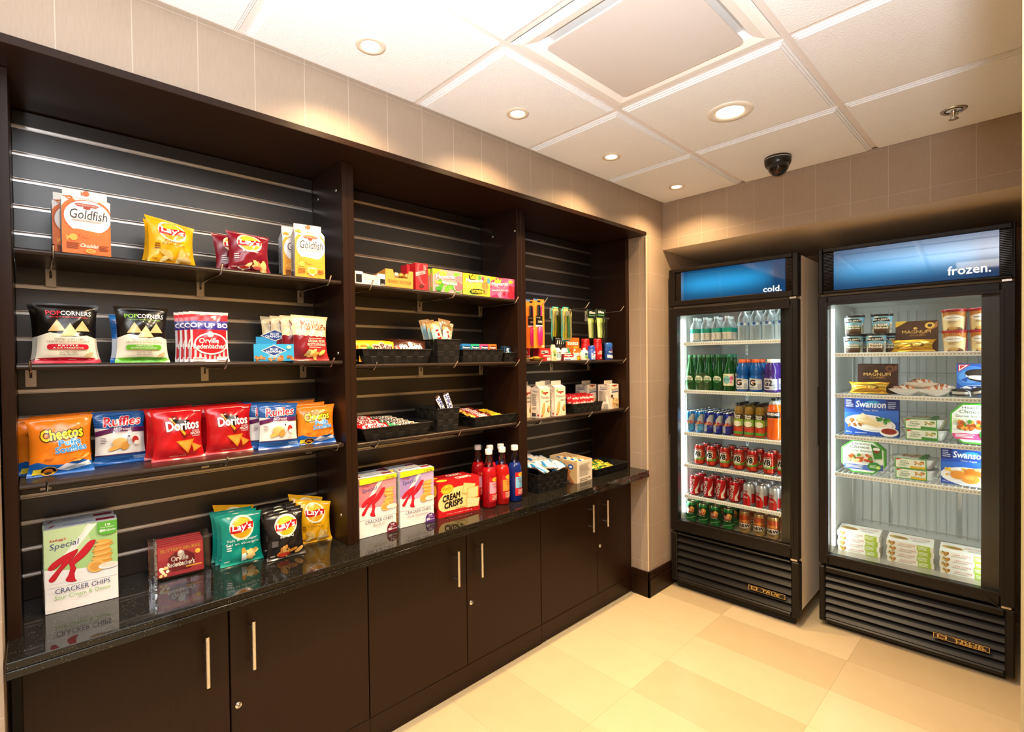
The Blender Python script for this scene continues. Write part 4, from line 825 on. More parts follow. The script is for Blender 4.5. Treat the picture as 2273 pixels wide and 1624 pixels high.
# ------------------------------------------------------------------ candy bay, top shelf
Z = SH[1, 0]
def traybox(w, h, d, hb, base, front, cut, side=None, inner='8a6a3a'):
    mb = MB(); t_ = .0015; m = M(base, 'c'); a, b, c = cut
    poly = [(-w/2, 0), (w/2, 0), (w/2, h), (b*w-w/2, h), (b*w-w/2-.008, c*h), (a*w-w/2+.008, c*h), (a*w-w/2, h), (-w/2, h)]
    mb.prism(poly, 0, t_, m); mb.box((-w/2, 0, 0), (w/2, d, t_), m); mb.box((-w/2, d-t_, 0), (w/2, d, hb), M(side or base, 'c'))
    for sx in (-1, 1):
        x0, x1 = sorted((sx*w/2, sx*(w/2-t_))); mb.add([(x0, 0, 0), (x0, d, 0), (x0, d, hb), (x0, 0, h), (x1, 0, 0), (x1, d, 0), (x1, d, hb), (x1, 0, h)], [(0, 3, 2, 1), (4, 5, 6, 7), (0, 1, 5, 4), (3, 7, 6, 2)], M(side or base, 'c'))
    decal(mb, flatS(-w/2), w, h, front, 'c'); return mb
mb = traybox(.127, .048, .12, .052, 'f3ece4', [R('15110f', .02, .12, .21, .78), R('15110f', .82, .02, .99, .58), P('cfc6bc', (.24, .42), (.78, .42), (.78, .78), (.24, .88))] + lines('f3ece4', .26, .46, .76, .80, 4) + [Tx('8f857a', 'Lindt & Sprungli', .3, .12, .76, .30, sh=.3), Tx('f3ece4', '24 Pc', .84, .08, .96, .2, b=.03), R('f3ece4', .0, .0, 1, .05)], (.23, .76, .8), 'f3ece4')
mb.box((-.0635, .1, .04), (-.045, .12, .112), M('f3ece4', 'c'), bev=.001); mb.box((-.0635, .118, .04), (.0635, .12, .06), M('f3ece4', 'c'))
for i in range(4): mb.box((-.05+.024*i, .012, .003), (-.03+.024*i, .10, .036), M(('8a6f5a', '5a3d2a')[i % 2], 'b'), bev=.004)
one(mb.build('chocolate_display_box'), 'open white and black chocolate display box at the near end of the candy shelf', 'chocolate box', -.15, .956, Z, .0)
mb = traybox(.128, .072, .12, .055, 'd9a04a', [Tx('7a4a14', 'FERRERO ROCHER', .08, .22, .93, .42, b=.012), R('c78a34', 0, 0, 1, .05)], (.26, .85, .56), 'b98238')
r = random.Random(8)
for i in range(11): T = Tr(-.036+.026*(i % 4)+.004*r.random(), .018+.03*(i // 4), .040+.012*(i < 4)); mb.lathe([(.013*math.cos(a)+.0004, .013*math.sin(a)) for a in [-1.4+.35*k for k in range(9)]], M(('d8b25c', 'f1e0b4', 'b98a3a')[i % 3], 'm'), 12, T, False)
one(mb.build('chocolate_display_box'), 'gold chocolate display box with a notched front showing wrapped balls', 'chocolate box', -.15, 1.085, Z, .0)
LDR = [P('d92a34', (0, 0), (1, 0), (1, 1), (0, 1)), El('e9545c', .5, .6, .36, .42, 12), El('cf1f2b', .62, .62, .3, .40, 12), Tx('f7dede', 'LINDOR', .25, .4, .52, .86, b=.02, rot=-72), Tx('f4d4d0', 'Lindt', .62, .78, .95, .92, sh=.3, rot=-90), El('5a1f1a', .46, .14, .2, .08), El('7a2f22', .42, .155, .1, .04)]
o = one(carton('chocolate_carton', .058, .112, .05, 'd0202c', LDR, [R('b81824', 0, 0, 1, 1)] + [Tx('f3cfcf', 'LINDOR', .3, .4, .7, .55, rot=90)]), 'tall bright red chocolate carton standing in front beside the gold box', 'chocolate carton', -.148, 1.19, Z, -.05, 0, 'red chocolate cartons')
more(o, 'tall red chocolate carton set back behind its twin on the candy shelf', -.205, 1.183, Z, -.03)
def maynard(b1, b2, sub, crown, blobs, extra=()):
    return [P(b2, (0, 0), (.5, 0), (1, .5), (1, 1), (.6, 1), (0, .4)), P(b1, (0, .7), (.3, 1), (0, 1))] + blobs + [P(crown, (.22, .72), (.20, .98), (.28, .86), (.34, 1.0), (.40, .86), (.48, .97), (.44, .74)), Tx('ffffff', 'Maynards', .10, .56, .72, .78, b=.045, sh=.12, o='3a2a2a', ow=.03, rot=4)] + list(extra)
SOUR = maynard('f4df2c', 'f2a3a6', '', 'f6e24a', bolt(('6fbf3a', '58ad34'), 5, .2, .15, .6, .55, .1, .14, 3) + [El('7cc44a', .8, .84, .12, .1), El('4e9a34', .84, .3, .19, .27), El('f7e0d8', .85, .31, .165, .23), El('ee6a78', .86, .31, .15, .21), El('f08a94', .88, .66, .12, .16)], (Tx('f6e03a', 'Sour', .07, .36, .28, .5, b=.05, o='4a6a22', ow=.02), Tx('ffffff', 'Watermelon', .29, .36, .80, .5, b=.04, o='5a8a2a', ow=.02), R('3f9a38', .08, .06, .26, .22)))
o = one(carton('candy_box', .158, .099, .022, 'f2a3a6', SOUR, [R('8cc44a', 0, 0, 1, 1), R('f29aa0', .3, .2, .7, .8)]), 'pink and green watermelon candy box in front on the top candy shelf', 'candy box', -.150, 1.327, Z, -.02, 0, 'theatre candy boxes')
for i in range(3): more(o, f'pink and green watermelon candy box, {ORD[i+1]} from the front of its row', -.174-.024*i, 1.322-.004*i, Z, -.02)
EXT = maynard('f2d92a', 'f4e45a', '', '3a2f1a', [P('e9c21e', (.5, .5), (0, .9), (0, .7)), P('e9c21e', (.5, .5), (.1, 0), (.3, 0)), P('9fd04a', (0, 0), (.5, 0), (0, .5)), El('f08a4a', .8, .5, .13, .2), El('f4a24a', .82, .24, .09, .14), El('5aa84a', .60, .86, .06, .12), El('e05a6a', .72, .82, .06, .12), El('4a9ac4', .93, .76, .06, .14), El('f2b23a', .84, .8, .05, .1)], (P('f2d92a', (.27, .76), (.25, .92), (.31, .83), (.34, .94), (.39, .83), (.45, .91), (.42, .77)), P('201a14', (.22, .16), (.3, .30), (.55, .33), (.78, .28), (.76, .14), (.5, .08), (.3, .07)), Tx('f4e03a', 'EXTREME', .30, .13, .74, .26, b=.04)))
one(carton('candy_box', .160, .098, .022, 'f2dc3a', EXT, [R('d9c22a', 0, 0, 1, 1)]), 'yellow candy box with a black crown drawing, middle of the candy boxes', 'candy box', -.150, 1.492, Z, -.02, 0, 'theatre candy boxes')
PNK = maynard('f4df2c', 'ee5f92', '', 'f6e24a', [P('f48fb4', (.5, .45), (0, .8), (0, .6)), P('f48fb4', (.5, .45), (1, .9), (.8, 1)), P('f48fb4', (.5, .45), (.2, 0), (.45, 0)), P('d42f6e', (.0, 0), (.4, 0), (.3, .2)), El('f4c23a', .84, .84, .09, .08), El('c4203a', .84, .52, .09, .14), El('c4203a', .84, .22, .13, .18), El('d43a4a', .96, .5, .08, .12), El('c4203a', .58, .22, .06, .1)], (Tx('f8d8e4', 'Swedish Berries', .12, .34, .72, .44, b=.03, rot=4),))
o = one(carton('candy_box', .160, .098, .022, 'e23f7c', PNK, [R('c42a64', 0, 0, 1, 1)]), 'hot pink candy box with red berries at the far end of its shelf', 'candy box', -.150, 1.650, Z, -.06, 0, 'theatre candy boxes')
more(o, 'hot pink candy box just behind the berry box at the far end', -.174, 1.640, Z, -.06)

# ------------------------------------------------------------------ candy bay, middle shelf: baskets of bars
Z = SH[1, 1]
basket(.318, .200, .285, .175, .058, 'low wide woven basket of peanut and chocolate candy bags, near end', -.152, 1.070, Z)
MMY = [Tx('5a2a14', 'm&m', .38, .42, .92, .92, b=.06, o='f7efe2', ow=.05), El('d8422a', .15, .4, .07, .14), El('3f8a3a', .26, .62, .07, .14), R('c98a1a', .06, .72, .34, .8)]
MMB = [Tx('f7efe2', 'm&m', .15, .42, .85, .94, b=.07), El('d8422a', .08, .6, .06, .14), El('4a9ac4', .92, .3, .05, .12)]
oy_ = bag('candy_bag', .165, .085, .026, 'f2b424', MMY, 5, 0, 'b', 24, 14, .01, pinch=.04); ob_ = bag('candy_bag', .150, .085, .026, '4a2418', MMB, 6, 0, 'b', 24, 14, .01, pinch=.04)
for i in range(4):
    o = oy_ if i == 0 else dup(oy_); put(o, -.175-.03*i, .997+.004*i, Z+.007+.003*i, .04*(-1)**i, .22); tag(o, f'yellow peanut candy bag, {ORD[i]} from the front in the near basket', 'candy bag', 'yellow candy bags')
    o = ob_ if i == 0 else dup(ob_); put(o, -.175-.03*i, 1.152+.003*i, Z+.009+.004*i, -.05*(-1)**i, .22); tag(o, f'brown chocolate candy bag, {ORD[i]} from the front in the near basket', 'candy bag', 'brown candy bags')
basket(.124, .215, .112, .20, .102, 'tall narrow woven basket stuffed with oat energy bars', -.152, 1.326, Z)
CLIF = [R('e9e2d6', 0, 0, .22, 1), Tx('b3281e', 'CLIF', .30, .1, .68, .9, b=.06, o='f4ede2', ow=.05), R('7ab4c4', .72, 0, .86, 1), R('c98a4a', .88, 0, 1, 1)]
oc = bag('energy_bar', .056, .155, .016, 'c79a62', [R('c79a62', 0, 0, 1, 1), P('8fc0cc', (.0, .0), (.34, .0), (.34, .9), (0, .8)), R('b3281e', .36, .06, .74, .80), Tx('f7efe2', 'CLIF', .05, .66, 1.05, .84, b=.06, rot=90), P('e4d2b0', (.76, 0), (1, 0), (1, .8), (.76, .9))], 9, 0, 'b', 14, 22, .01, pinch=.03)
r = random.Random(12)
for i in range(9):
    o = oc if i == 0 else dup(oc); x = -.172-.02*(i//2)-.012*(i % 2); put(o, x, 1.308+.036*(i % 2)+r.uniform(-.006, .006), Z+.01+r.uniform(0, .022)+.003*i, r.uniform(-.4, .4), .06+r.uniform(0, .15), (.16 if i % 2 else -.16)+r.uniform(-.08, .08))
    tag(o, f'tan and red oat energy bar, {ORD[i]} from the front in the tall basket', 'energy bar', 'oat energy bars')
basket(.248, .19, .235, .175, .058, 'low woven basket holding a row of chewing gum packs', -.152, 1.526, Z)
GUMC = [('2f7fc4', 'blue'), ('2fa884', 'green'), ('e2487c', 'pink'), ('d8702a', 'orange')]
for ci, (c, nm) in enumerate(GUMC):
    og = carton('gum_pack', .052, .078, .012, c, [P('ffffff', (.5, .15), (.62, .4), (.5, .62), (.38, .4)), El('f4d43a', .5, .38, .12, .12), R('1d3f6a' if ci != 3 else '6a2a14', .08, .66, .92, .88), Tx('ffffff', 'Dentyne', .12, .7, .88, .84, b=.03)], [], [], [R('e8eef2', .05, .2, .95, .8)], 'b')
    for i in range(3):
        o = og if i == 0 else dup(og); put(o, -.172-.016*i, 1.446+.054*ci, Z+.007, 0, .05); tag(o, f'{nm} chewing gum pack, {ORD[i]} from the front in the gum basket', 'gum pack', nm+' gum packs')
basket(.10, .13, .082, .11, .044, 'small woven basket with dark blue gum packets at the far end', -.152, 1.706, Z)
og = carton('gum_packet', .04, .07, .014, '16304a', [P('4aa4d4', (0, .1), (1, .5), (1, .7), (0, .3)), Tx('dff0fa', '5', .3, .5, .7, .85, b=.05), R('7fc4e4', .1, .05, .9, .12)], (), (), (), 'b')
for i in range(3):
    o = og if i == 0 else dup(og); put(o, -.165-.018*i, 1.690+.012*i, Z+.007, -.1+.2*(i % 2), .12, .22-.1*i); tag(o, f'dark blue gum packet, {ORD[i]} from the front in the small basket', 'gum packet', 'dark blue gum packets')

# ------------------------------------------------------------------ candy bay, lowest shelf
Z = SH[1, 2]
basket(.320, .235, .272, .20, .052, 'wide woven tray of wafer and bubbly chocolate bars at the near end', -.150, 1.064, Z)
KK = [R('c01a22', 0, 0, 1, 1), El('fbf4ee', .5, .5, .40, .42), Tx('c01a22', 'KitKat', .18, .24, .84, .76, b=.035, sh=.2)]
ok = bar('wafer_bar', .135, .070, .018, 'c01a22', KK, 3); AE = [P('f1efe4', (.1, .05), (.9, .05), (.9, .95), (.1, .95)), P('2f8f5a', (0, 0), (.22, 0), (.3, 1), (0, 1)), Tx('4a2a1a', 'AERO', .30, .28, .72, .76, b=.05), El('8a5a34', .85, .4, .07, .22), El('d8c8a4', .8, .6, .06, .16)]
oa = bar('bubbly_bar', .150, .050, .016, 'e9e6da', AE, 4); r = random.Random(7)
for i in range(3):
    o = ok if i == 0 else dup(ok); turn(o, -.195-.062*i, .985-.004*i, Z+.034+.010*i, .42, 0, r.uniform(-.06, .06)); tag(o, f'red wafer chocolate bar, {ORD[i]} from the front in the wide tray', 'chocolate bar', 'red wafer bars')
for i in range(6):
    o = oa if i == 0 else dup(oa); turn(o, -.184-.031*i, 1.128-.010*i, Z+.028+.0045*i, .42, 0, r.uniform(-.1, .1)); tag(o, f'green and white bubbly chocolate bar, {ORD[i]} from the front in the tray', 'chocolate bar', 'green and white bubbly bars')
basket(.120, .175, .108, .16, .100, 'tall woven basket with two peanut bars sticking out', -.152, 1.318, Z)
SN = [R('efe9f0', .06, .08, .94, .92), Tx('2a3a8a', 'SNICKERS', .1, .18, .9, .80, b=.06, sh=.2), R('3a2018', 0, 0, .06, 1), R('3a2018', .94, 0, 1, 1)]
osn = bar('peanut_bar', .125, .040, .018, '3a2018', SN, 5)
for i, (x, y, zz, ry, rz) in enumerate(((-.185, 1.300, .100, 1.05, .1), (-.20, 1.352, .108, 1.25, -.15), (-.235, 1.325, .085, 1.35, .05))):
    o = osn if i == 0 else dup(osn); turn(o, x, y, Z+zz, 1.25, ry-.0, rz); tag(o, ('brown and white peanut bar leaning left in the tall basket', 'brown and white peanut bar standing tallest in its basket', 'brown peanut bar sunk low between two taller ones')[i], 'chocolate bar', 'peanut bars')
basket(.312, .20, .274, .175, .047, 'wide woven tray of red and orange candy bars at the far end', -.148, 1.612, Z)
TW = [R('c8202a', .05, .1, .95, .9), P('e8b43a', (0, 0), (.3, 0), (.1, 1), (0, 1)), Tx('fbf0e4', 'Twix', .3, .2, .8, .82, b=.06, sh=.2), R('5a2a1a', .88, 0, 1, 1)]
ot = bar('caramel_bar', .110, .036, .016, '8a2a1e', TW, 6)
oo = bar('peanut_butter_cup', .085, .045, .015, 'e8641e', [R('f0a024', .08, .1, .92, .9), Tx('f7e03a', "Reese's", .14, .25, .86, .8, b=.05, sh=.15, o='5a2a14', ow=.03)], 8)
for i in range(8):
    o = ot if i == 0 else dup(ot); turn(o, -.178-.022*i, 1.545+.006*(i % 3), Z+.024+.004*i, .35, 0, r.uniform(-.15, .15)); tag(o, f'red and brown caramel bar, {ORD[i]} from the front in the far tray', 'chocolate bar', 'red caramel bars')
for i in range(5):
    o = oo if i == 0 else dup(oo); turn(o, -.180-.032*i, 1.650+.006*(i % 2), Z+.022+.005*i, .3, 0, r.uniform(-.2, .2)); tag(o, f'orange peanut butter cup pack, {ORD[i]} from the front in the far tray', 'chocolate bar', 'orange peanut butter packs')

# ------------------------------------------------------------------ candy bay, on the counter
o = one(spbox('d9959a', 'c97a80', 'Bar-B-Q', '6a1026', True, 1), 'tall cracker box with a yellow band and dusty red picture at the divider', 'cracker box', -.152, .975, ZK, -.03, 0, 'yellow banded cracker boxes')
more(o, 'cracker box with a dusty red picture standing behind its twin at the divider', -.214, .985, ZK, -.03)
o = one(spbox('c4acd0', 'a88cc0', 'Zesty Southwest', '5a2a80', True, 2), 'tall cracker box with a yellow band and purple picture in front', 'cracker box', -.145, 1.151, ZK, -.07, 0, 'yellow banded cracker boxes')
more(o, 'cracker box with a purple picture set behind and left of its twin', -.215, 1.118, ZK, -.02)
CRM = [R('c4161c', 0, 0, 1, 1), El('f4d78a', .45, .44, .46, .36, 8, 30), R('c4161c', 0, 0, 1, .16), El('f4c82a', .21, .78, .15, .13, 6), El('b8181c', .21, .78, .138, .118, 6), El('f4c82a', .21, .78, .13, .11, 6), Tx('7a2a10', 'Purity', .12, .72, .30, .85, sh=.2, rot=6), Tx('17120e', 'CREAM', .10, .46, .52, .63, b=.06, sh=.2, rot=6), Tx('17120e', 'CRISPS', .14, .265, .58, .43, b=.06, sh=.2, rot=6), Tx('5a2a14', 'Crackers', .40, .165, .62, .225, sh=.2, rot=5), Tx('f3d4c8', 'Net weight 400 g', .2, .05, .8, .085), P('e6bd6c', (.60, .88), (.90, .80), (.84, .52), (.55, .58)), P('f0d088', (.62, .86), (.88, .79), (.83, .55), (.58, .60)), P('e0b25a', (.68, .70), (.97, .72), (.96, .40), (.67, .38)), P('f3d696', (.70, .68), (.95, .70), (.94, .42), (.69, .40)), P('e6bd6c', (.66, .44), (1.0, .36), (.96, .12), (.66, .14)), P('f4dca4', (.68, .42), (.98, .345), (.94, .14), (.68, .16))] + bolt('d9a24c', 18, .62, .18, .95, .8, .008, .01, 4)
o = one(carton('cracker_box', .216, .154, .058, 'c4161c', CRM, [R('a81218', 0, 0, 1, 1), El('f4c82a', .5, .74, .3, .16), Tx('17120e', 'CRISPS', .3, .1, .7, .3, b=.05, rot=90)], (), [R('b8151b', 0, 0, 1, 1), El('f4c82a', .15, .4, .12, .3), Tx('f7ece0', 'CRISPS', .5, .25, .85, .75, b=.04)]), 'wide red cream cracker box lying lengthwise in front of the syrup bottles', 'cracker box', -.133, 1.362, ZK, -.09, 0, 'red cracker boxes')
more(o, 'wide red cracker box pushed directly behind the front red one', -.194, 1.354, ZK, -.09)
# syrup bottles
def lab_curve(r): return lambda x, z, o: ((r+o)*math.sin(x), -(r+o)*math.cos(x), z)
def syrup(liq, lb, l2, fruit):
    t = thing('syrup_bottle', 'x', 'bottle'); R0 = .033
    mb = MB(); mb.lathe([(.0, .002), (R0*.85, 0), (R0, .006), (R0, .148), (R0*.93, .168), (R0*.72, .186), (0, .186)], liquid_mat('syrup_'+lb, liq, .38), 24, cap=False); mb.build('liquid_body', t)
    mb = MB(); mb.lathe([(R0*.735, .186), (R0*.6, .194), (.0165, .212), (.015, .230), (.014, .246), (.0135, .25)], pane_mat('clear_neck_'+lb, (.9, .85, .85), 1.2), 16, cap=False); mb.build('neck', t)
    mb = MB(); mb.lathe([(.0165, .245), (.017, .248), (.017, .264), (.0155, .2685), (0, .269)], M('f1eee9', 'p'), 20, cap=True); mb.build('cap', t)
    mb = MB(); w, h, z0 = 1.9, .112, .03; S0 = lab_curve(R0+.0006); S = lambda x, z, o: S0(x-w/2, z0+z, o)
    decal(mb, S, w, h, [R('c4202a', 0, 0, 1, 1), R(l2, .03, .33, .97, .80), El('f4c82a', .5, .90, .26, .085), Tx('7a2a10', 'Purity', .34, .865, .66, .935, sh=.2), Tx('8a1a2a', lb, .2, .67, .8, .75, b=.02), Tx('8a1a2a', 'Syrup', .3, .56, .7, .64, b=.02)] + fruit + lines('f4c8b8', .2, .06, .8, .28, 4, 3), 'p', .12); mb.build('bottle_label', t)
    return t
SYR = dict(strawberry=syrup('c8101c', 'Strawberry', 'f0a0b4', bolt('c8202a', 3, .35, .38, .65, .45, .08, .05, 2)), orange=syrup('d01a14', 'Orange', 'f2963a', bolt('f4b42a', 2, .45, .4, .7, .45, .1, .06, 3)), blue=syrup('0d2f86', 'Blueberry', '7fc4e4', bolt('1d4a9a', 7, .2, .36, .8, .46, .06, .035, 4)))
for nm, src, x, y, lb in (('strawberry', 0, -.122, 1.528, 'red strawberry syrup bottle with a pink label in front'), ('orange', 0, -.116, 1.606, 'red syrup bottle with an orange label in the middle of the front row'), ('blue', 0, -.111, 1.684, 'dark blue berry syrup bottle at the right of its group')):
    o = SYR[nm]; put(o, x, y, ZK, .25); o['label'] = lb; o['group'] = 'syrup bottles'
for nm, x, y, lb in (('strawberry', -.250, 1.569, 'red syrup bottle behind the wide red cracker box'), ('strawberry', -.200, 1.602, 'red syrup bottle half hidden behind the strawberry bottle'), ('blue', -.189, 1.664, 'blue syrup bottle mostly hidden behind the orange labelled bottle')): more(SYR[nm], lb, x, y, ZK, .25)

# ------------------------------------------------------------------ toiletry bay: hanging packs
def card(name, w, h, base, front, mbx=None, t=.0012):
    mb = MB(); s = .012; poly = [(-w/2, 0), (w/2, 0), (w/2, h), (s, h), (s, h-.012), (s-.003, h-.015), (-s+.003, h-.015), (-s, h-.012), (-s, h-.008), (s-.004, h-.008), (s-.004, h), (-w/2, h)]
    mb.prism([(-w/2, 0), (w/2, 0), (w/2, h-.016), (-w/2, h-.016)], 0, t, M(base, 'c')); mb.box((-w/2, 0, h-.016), (-s, t, h), M(base, 'c')); mb.box((s, 0, h-.016), (w/2, t, h), M(base, 'c')); mb.box((-s, 0, h-.006), (s, t, h), M(base, 'c'))
    decal(mb, flatS(-w/2), w, h, front, 'c'); return mb
HX = -.165
for i, (x, y, lb) in enumerate(((-.135, 1.893, 'orange hanging comb card in front with black and pink handles'), (-.185, 1.887, 'orange comb card hanging behind the front one'))):
    if i == 0:
        tc = thing('comb_card', lb, 'comb card', group='orange comb cards'); mb = card('c', .083, .252, 'f08a2e', [R('4a8ac4', .05, .965, .4, 1), R('f3ede6', .2, .435, .82, .47), R('17120f', .2, .47, .82, .66), Tx('e8e2da', 'Goody', .26, .60, .62, .645, sh=.2), Tx('e8e2da', 'COMB', .4, .52, .76, .56, b=.03), El('f6d8b0', .84, .035, .1, .028)]); mb.build('backing_card', tc)
        mb = MB(); mb.box((-.018, -.011, .165), (.004, -.001, .222), M('15110f', 'p'), bev=.004); mb.lathe([(.0, 0), (.014, .004), (.018, .06), (.014, .10), (0, .101)], M('e0267a', 'p'), 16, Tr(-.001, -.0095, .012) @ Matrix.Diagonal((1, .5, 1, 1)), False); mb.box((.008, -.008, .165), (.018, -.001, .218), M('e0267a', 'p'), bev=.003); mb.build('comb', tc); o = tc
    else: o = dup(tc, label=lb)
    put(o, x, y, 1.5235, .02)
BLIS = pane_mat('blister_plastic', (.93, .96, .95), 1.6)
for i, (x, y, lb) in enumerate(((-.160, 2.135, 'teal edged toothbrush blister pack in front on its peg'), (-.21, 2.108, 'teal edged toothbrush blister pack behind the front one'))):
    if i == 0:
        t0 = thing('toothbrush_pack', lb, 'toothbrush pack', group='toothbrush blister packs'); mb = MB(); w, h = .08, .19
        out = [(-w*.42, 0), (w*.42, 0), (w*.5, .03), (w*.46, .11), (w*.5, .17), (w*.3, h), (-w*.3, h), (-w*.5, .17), (-w*.46, .11), (-w*.5, .03)]
        inn = [(x_*.86, z_*.93+.006) for x_, z_ in out]; n = len(out)
        mb.add([(a, 0, b) for a, b in out]+[(a, 0, b) for a, b in inn]+[(a, -.004, b) for a, b in inn], [(i_, (i_+1) % n, (i_+1) % n+n, i_+n) for i_ in range(n)]+[(i_+n, (i_+1) % n+n, (i_+1) % n+2*n, i_+2*n) for i_ in range(n)], M('2fa0a4', 'p')); mb.add([(a, .0005, b) for a, b in out], [tuple(range(n))[::-1]], M('e9dca4', 'c'))
        decal(mb, flatS(-w/2, -.0005), w, h, [P('f0e29a', (.1, .04), (.9, .04), (.92, .9), (.7, .98), (.3, .98), (.08, .9)), El('f2d832', .5, .2, .34, .14), El('f7efe6', .5, .68, .2, .11), El('a02a6a', .5, .68, .15, .08), Tx('ffffff', 'Jordan', .4, .655, .6, .70, b=.03), P('c4d8a4', (.2, .3), (.4, .3), (.5, .6), (.3, .6)), Tx('b23a3a', 'Travel', .52, .35, .8, .42, rot=60)] + lines('8a7a1a', .3, .14, .7, .24, 3), 'c'); mb.build('backing_card', t0)
        mb = MB()
        for k in (-1, 1): mb.tube([(k*.014, -.008, .02), (k*.013, -.011, .08), (k*.010, -.009, .12), (k*.010, -.008, .165)], .005, M('e6d23a' if k < 0 else '5ab46a', 'p'), 8); mb.box((k*.010-.005, -.018, .14), (k*.010+.005, -.010, .166), M('f2f4f4', 'p'), bev=.001)
        mb.build('toothbrush', t0)
        mb = MB(); mb.add([(a, -.004, b) for a, b in inn]+[(a*.9, -.02, b*.95+.004) for a, b in inn], [(i_, (i_+1) % n, (i_+1) % n+n, i_+n) for i_ in range(n)]+[tuple(range(n, 2*n))], BLIS); mb.build('blister', t0); o = t0
    else: o = dup(t0, label=lb)
    put(o, x, y, 1.5625+.004*i, .04)
for i, (x, y, lb) in enumerate(((-.150, 2.445, 'black and green razor pack in front on the far peg'), (-.20, 2.425, 'black and green razor pack hanging behind the front one'))):
    if i == 0:
        t0 = thing('razor_pack', lb, 'razor pack', group='hanging razor packs'); mb = MB(); w, h = .095, .17
        mb.add([(-.03, 0, 0), (.03, 0, 0), (.0475, 0, h), (-.0475, 0, h), (-.03, .0012, 0), (.03, .0012, 0), (.0475, .0012, h), (-.0475, .0012, h)], [(0, 1, 2, 3), (7, 6, 5, 4), (0, 4, 5, 1), (3, 2, 6, 7)], M('a9c46a', 'c')); decal(mb, flatS(-.0475), w, h, [P('12201c', (.05, .70), (.95, .70), (.98, 1), (.02, 1)), Tx('f4f4f4', 'Gillette', .22, .86, .82, .94, b=.04, sh=.2), Tx('6fc47a', 'Disposable', .2, .76, .84, .82, b=.03, sh=.2), P('d8e0a4', (.18, .02), (.42, .02), (.40, .66), (.12, .66))], 'c'); mb.build('backing_card', t0)
        mb = MB()
        for k in range(3): x_ = .004+.018*k; mb.tube([(x_-.004, -.008, -.035+.004*k), (x_, -.014, .03), (x_, -.012, .08), (x_-.004, -.018, .112)], .0042, M('191513', 'g'), 8); mb.box((x_-.014, -.026, .11), (x_+.012, -.014, .119), M('4a4f50', 'm'), bev=.002)
        mb.build('razor', t0); o = t0
    else: o = dup(t0, label=lb)
    put(o, x, y, 1.588, .0)

# ------------------------------------------------------------------ toiletry bay, upper shelf
Z = SH[2, 1]
HAL = [R('c8222a', 0, 0, 1, 1), P('f4f0ec', (.22, .55), (.82, .58), (.80, .82), (.20, .80)), Tx('17120e', 'HALLS', .24, .58, .78, .79, b=.07, sh=.15), R('f3e4dc', .4, .34, .98, .44), R('f0e4d0', .70, .02, .98, .26)]
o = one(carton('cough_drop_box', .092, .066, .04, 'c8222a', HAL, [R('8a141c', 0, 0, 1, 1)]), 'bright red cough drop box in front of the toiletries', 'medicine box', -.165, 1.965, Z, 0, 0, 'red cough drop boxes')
more(o, 'dark shadowed red cough drop box behind the comb cards', -.235, 1.88, Z, 0)
one(bag('candy_pouch', .088, .065, .022, 'c49a3c', [P('8a5a1e', (.1, .2), (.5, .3), (.4, .7), (.1, .8)), P('f0dc9a', (.5, .2), (.9, .4), (.8, .8), (.5, .6)), El('a01a22', .94, .3, .06, .12)], 14, 0, 'b', 14, 10, .014, flat=True), 'small gold foil candy pouch lying at the shelf edge', 'candy pouch', -.168, 1.893, Z+.0005, 0)
mb = MB(); mb.add([(-.019, -.012, 0), (.019, -.012, 0), (.019, .012, 0), (-.019, .012, 0), (-.019, -.009, .05), (.019, -.009, .05), (.019, .009, .05), (-.019, .009, .05), (-.012, -.001, .086), (.014, -.001, .086), (.014, .001, .086), (-.012, .001, .086)], [(0, 1, 5, 4), (1, 2, 6, 5), (2, 3, 7, 6), (3, 0, 4, 7), (4, 5, 9, 8), (5, 6, 10, 9), (6, 7, 11, 10), (7, 4, 8, 11), (8, 9, 10, 11)], M('e3dfb4', 'p')); decal(mb, flatS(-.019, -.0125), .038, .086, [P('a4bf5a', (.2, .7), (.8, .7), (.78, .58), (.3, .52)), El('4a8a3a', .55, .36, .22, .09), R('d8b48a', .15, .1, .85, .2)] + lines('6a7a3a', .2, .4, .8, .52, 3), 'p')
one(mb.build('lotion_tube'), 'pale green tapered tube beside the red cough drop box', 'tube', -.165, 2.032, Z, 0)
def rbottle(name, label, cat, x, y, z, body, cap, prof, capp, deco, oval=1., group=None, u=1.8, lz=(.01, .05), r=None):
    t = thing(name, label, cat, group=group); T = Matrix.Diagonal((1, oval, 1, 1)); mb = MB(); mb.lathe(prof, M(body, 'p') if isinstance(body, str) else body, 22, T)
    if deco:
        rr = r or max(p[0] for p in prof); decal(mb, lambda x_, z_, o: ((rr+o)*math.sin(x_/rr-u/2), -(rr+o)*oval*math.cos(x_/rr-u/2)-.0003, lz[0]+z_), u*rr, lz[1]-lz[0], deco, 'p', .006)
    mb.build('bottle_body', t); mb = MB(); mb.lathe(capp, M(cap, 'p'), 20, T); mb.build('cap', t); put(t, x, y, z, 0); return t
LST = [R('f4f4f2', 0, 0, 1, 1), R('2a7a8a', 0, .2, 1, .55), Tx('1a1714', 'LISTERINE', .1, .66, .9, .84, b=.05), R('cfe4e4', .2, .28, .8, .46)]
o = rbottle('mouthwash_bottle', 'white labelled mouthwash bottle next to the pale green tube', 'bottle', -.175, 2.077, Z, 'e4ece9', '23201d', [(.024, 0), (.026, .004), (.026, .054), (.018, .066), (.011, .07)], [(.012, .07), (.012, .084)], LST, .6, 'mouthwash bottles', lz=(.008, .054))
c = dup(o, label='white labelled mouthwash bottle beside the green gel bottle'); put(c, -.175, 2.137, Z)
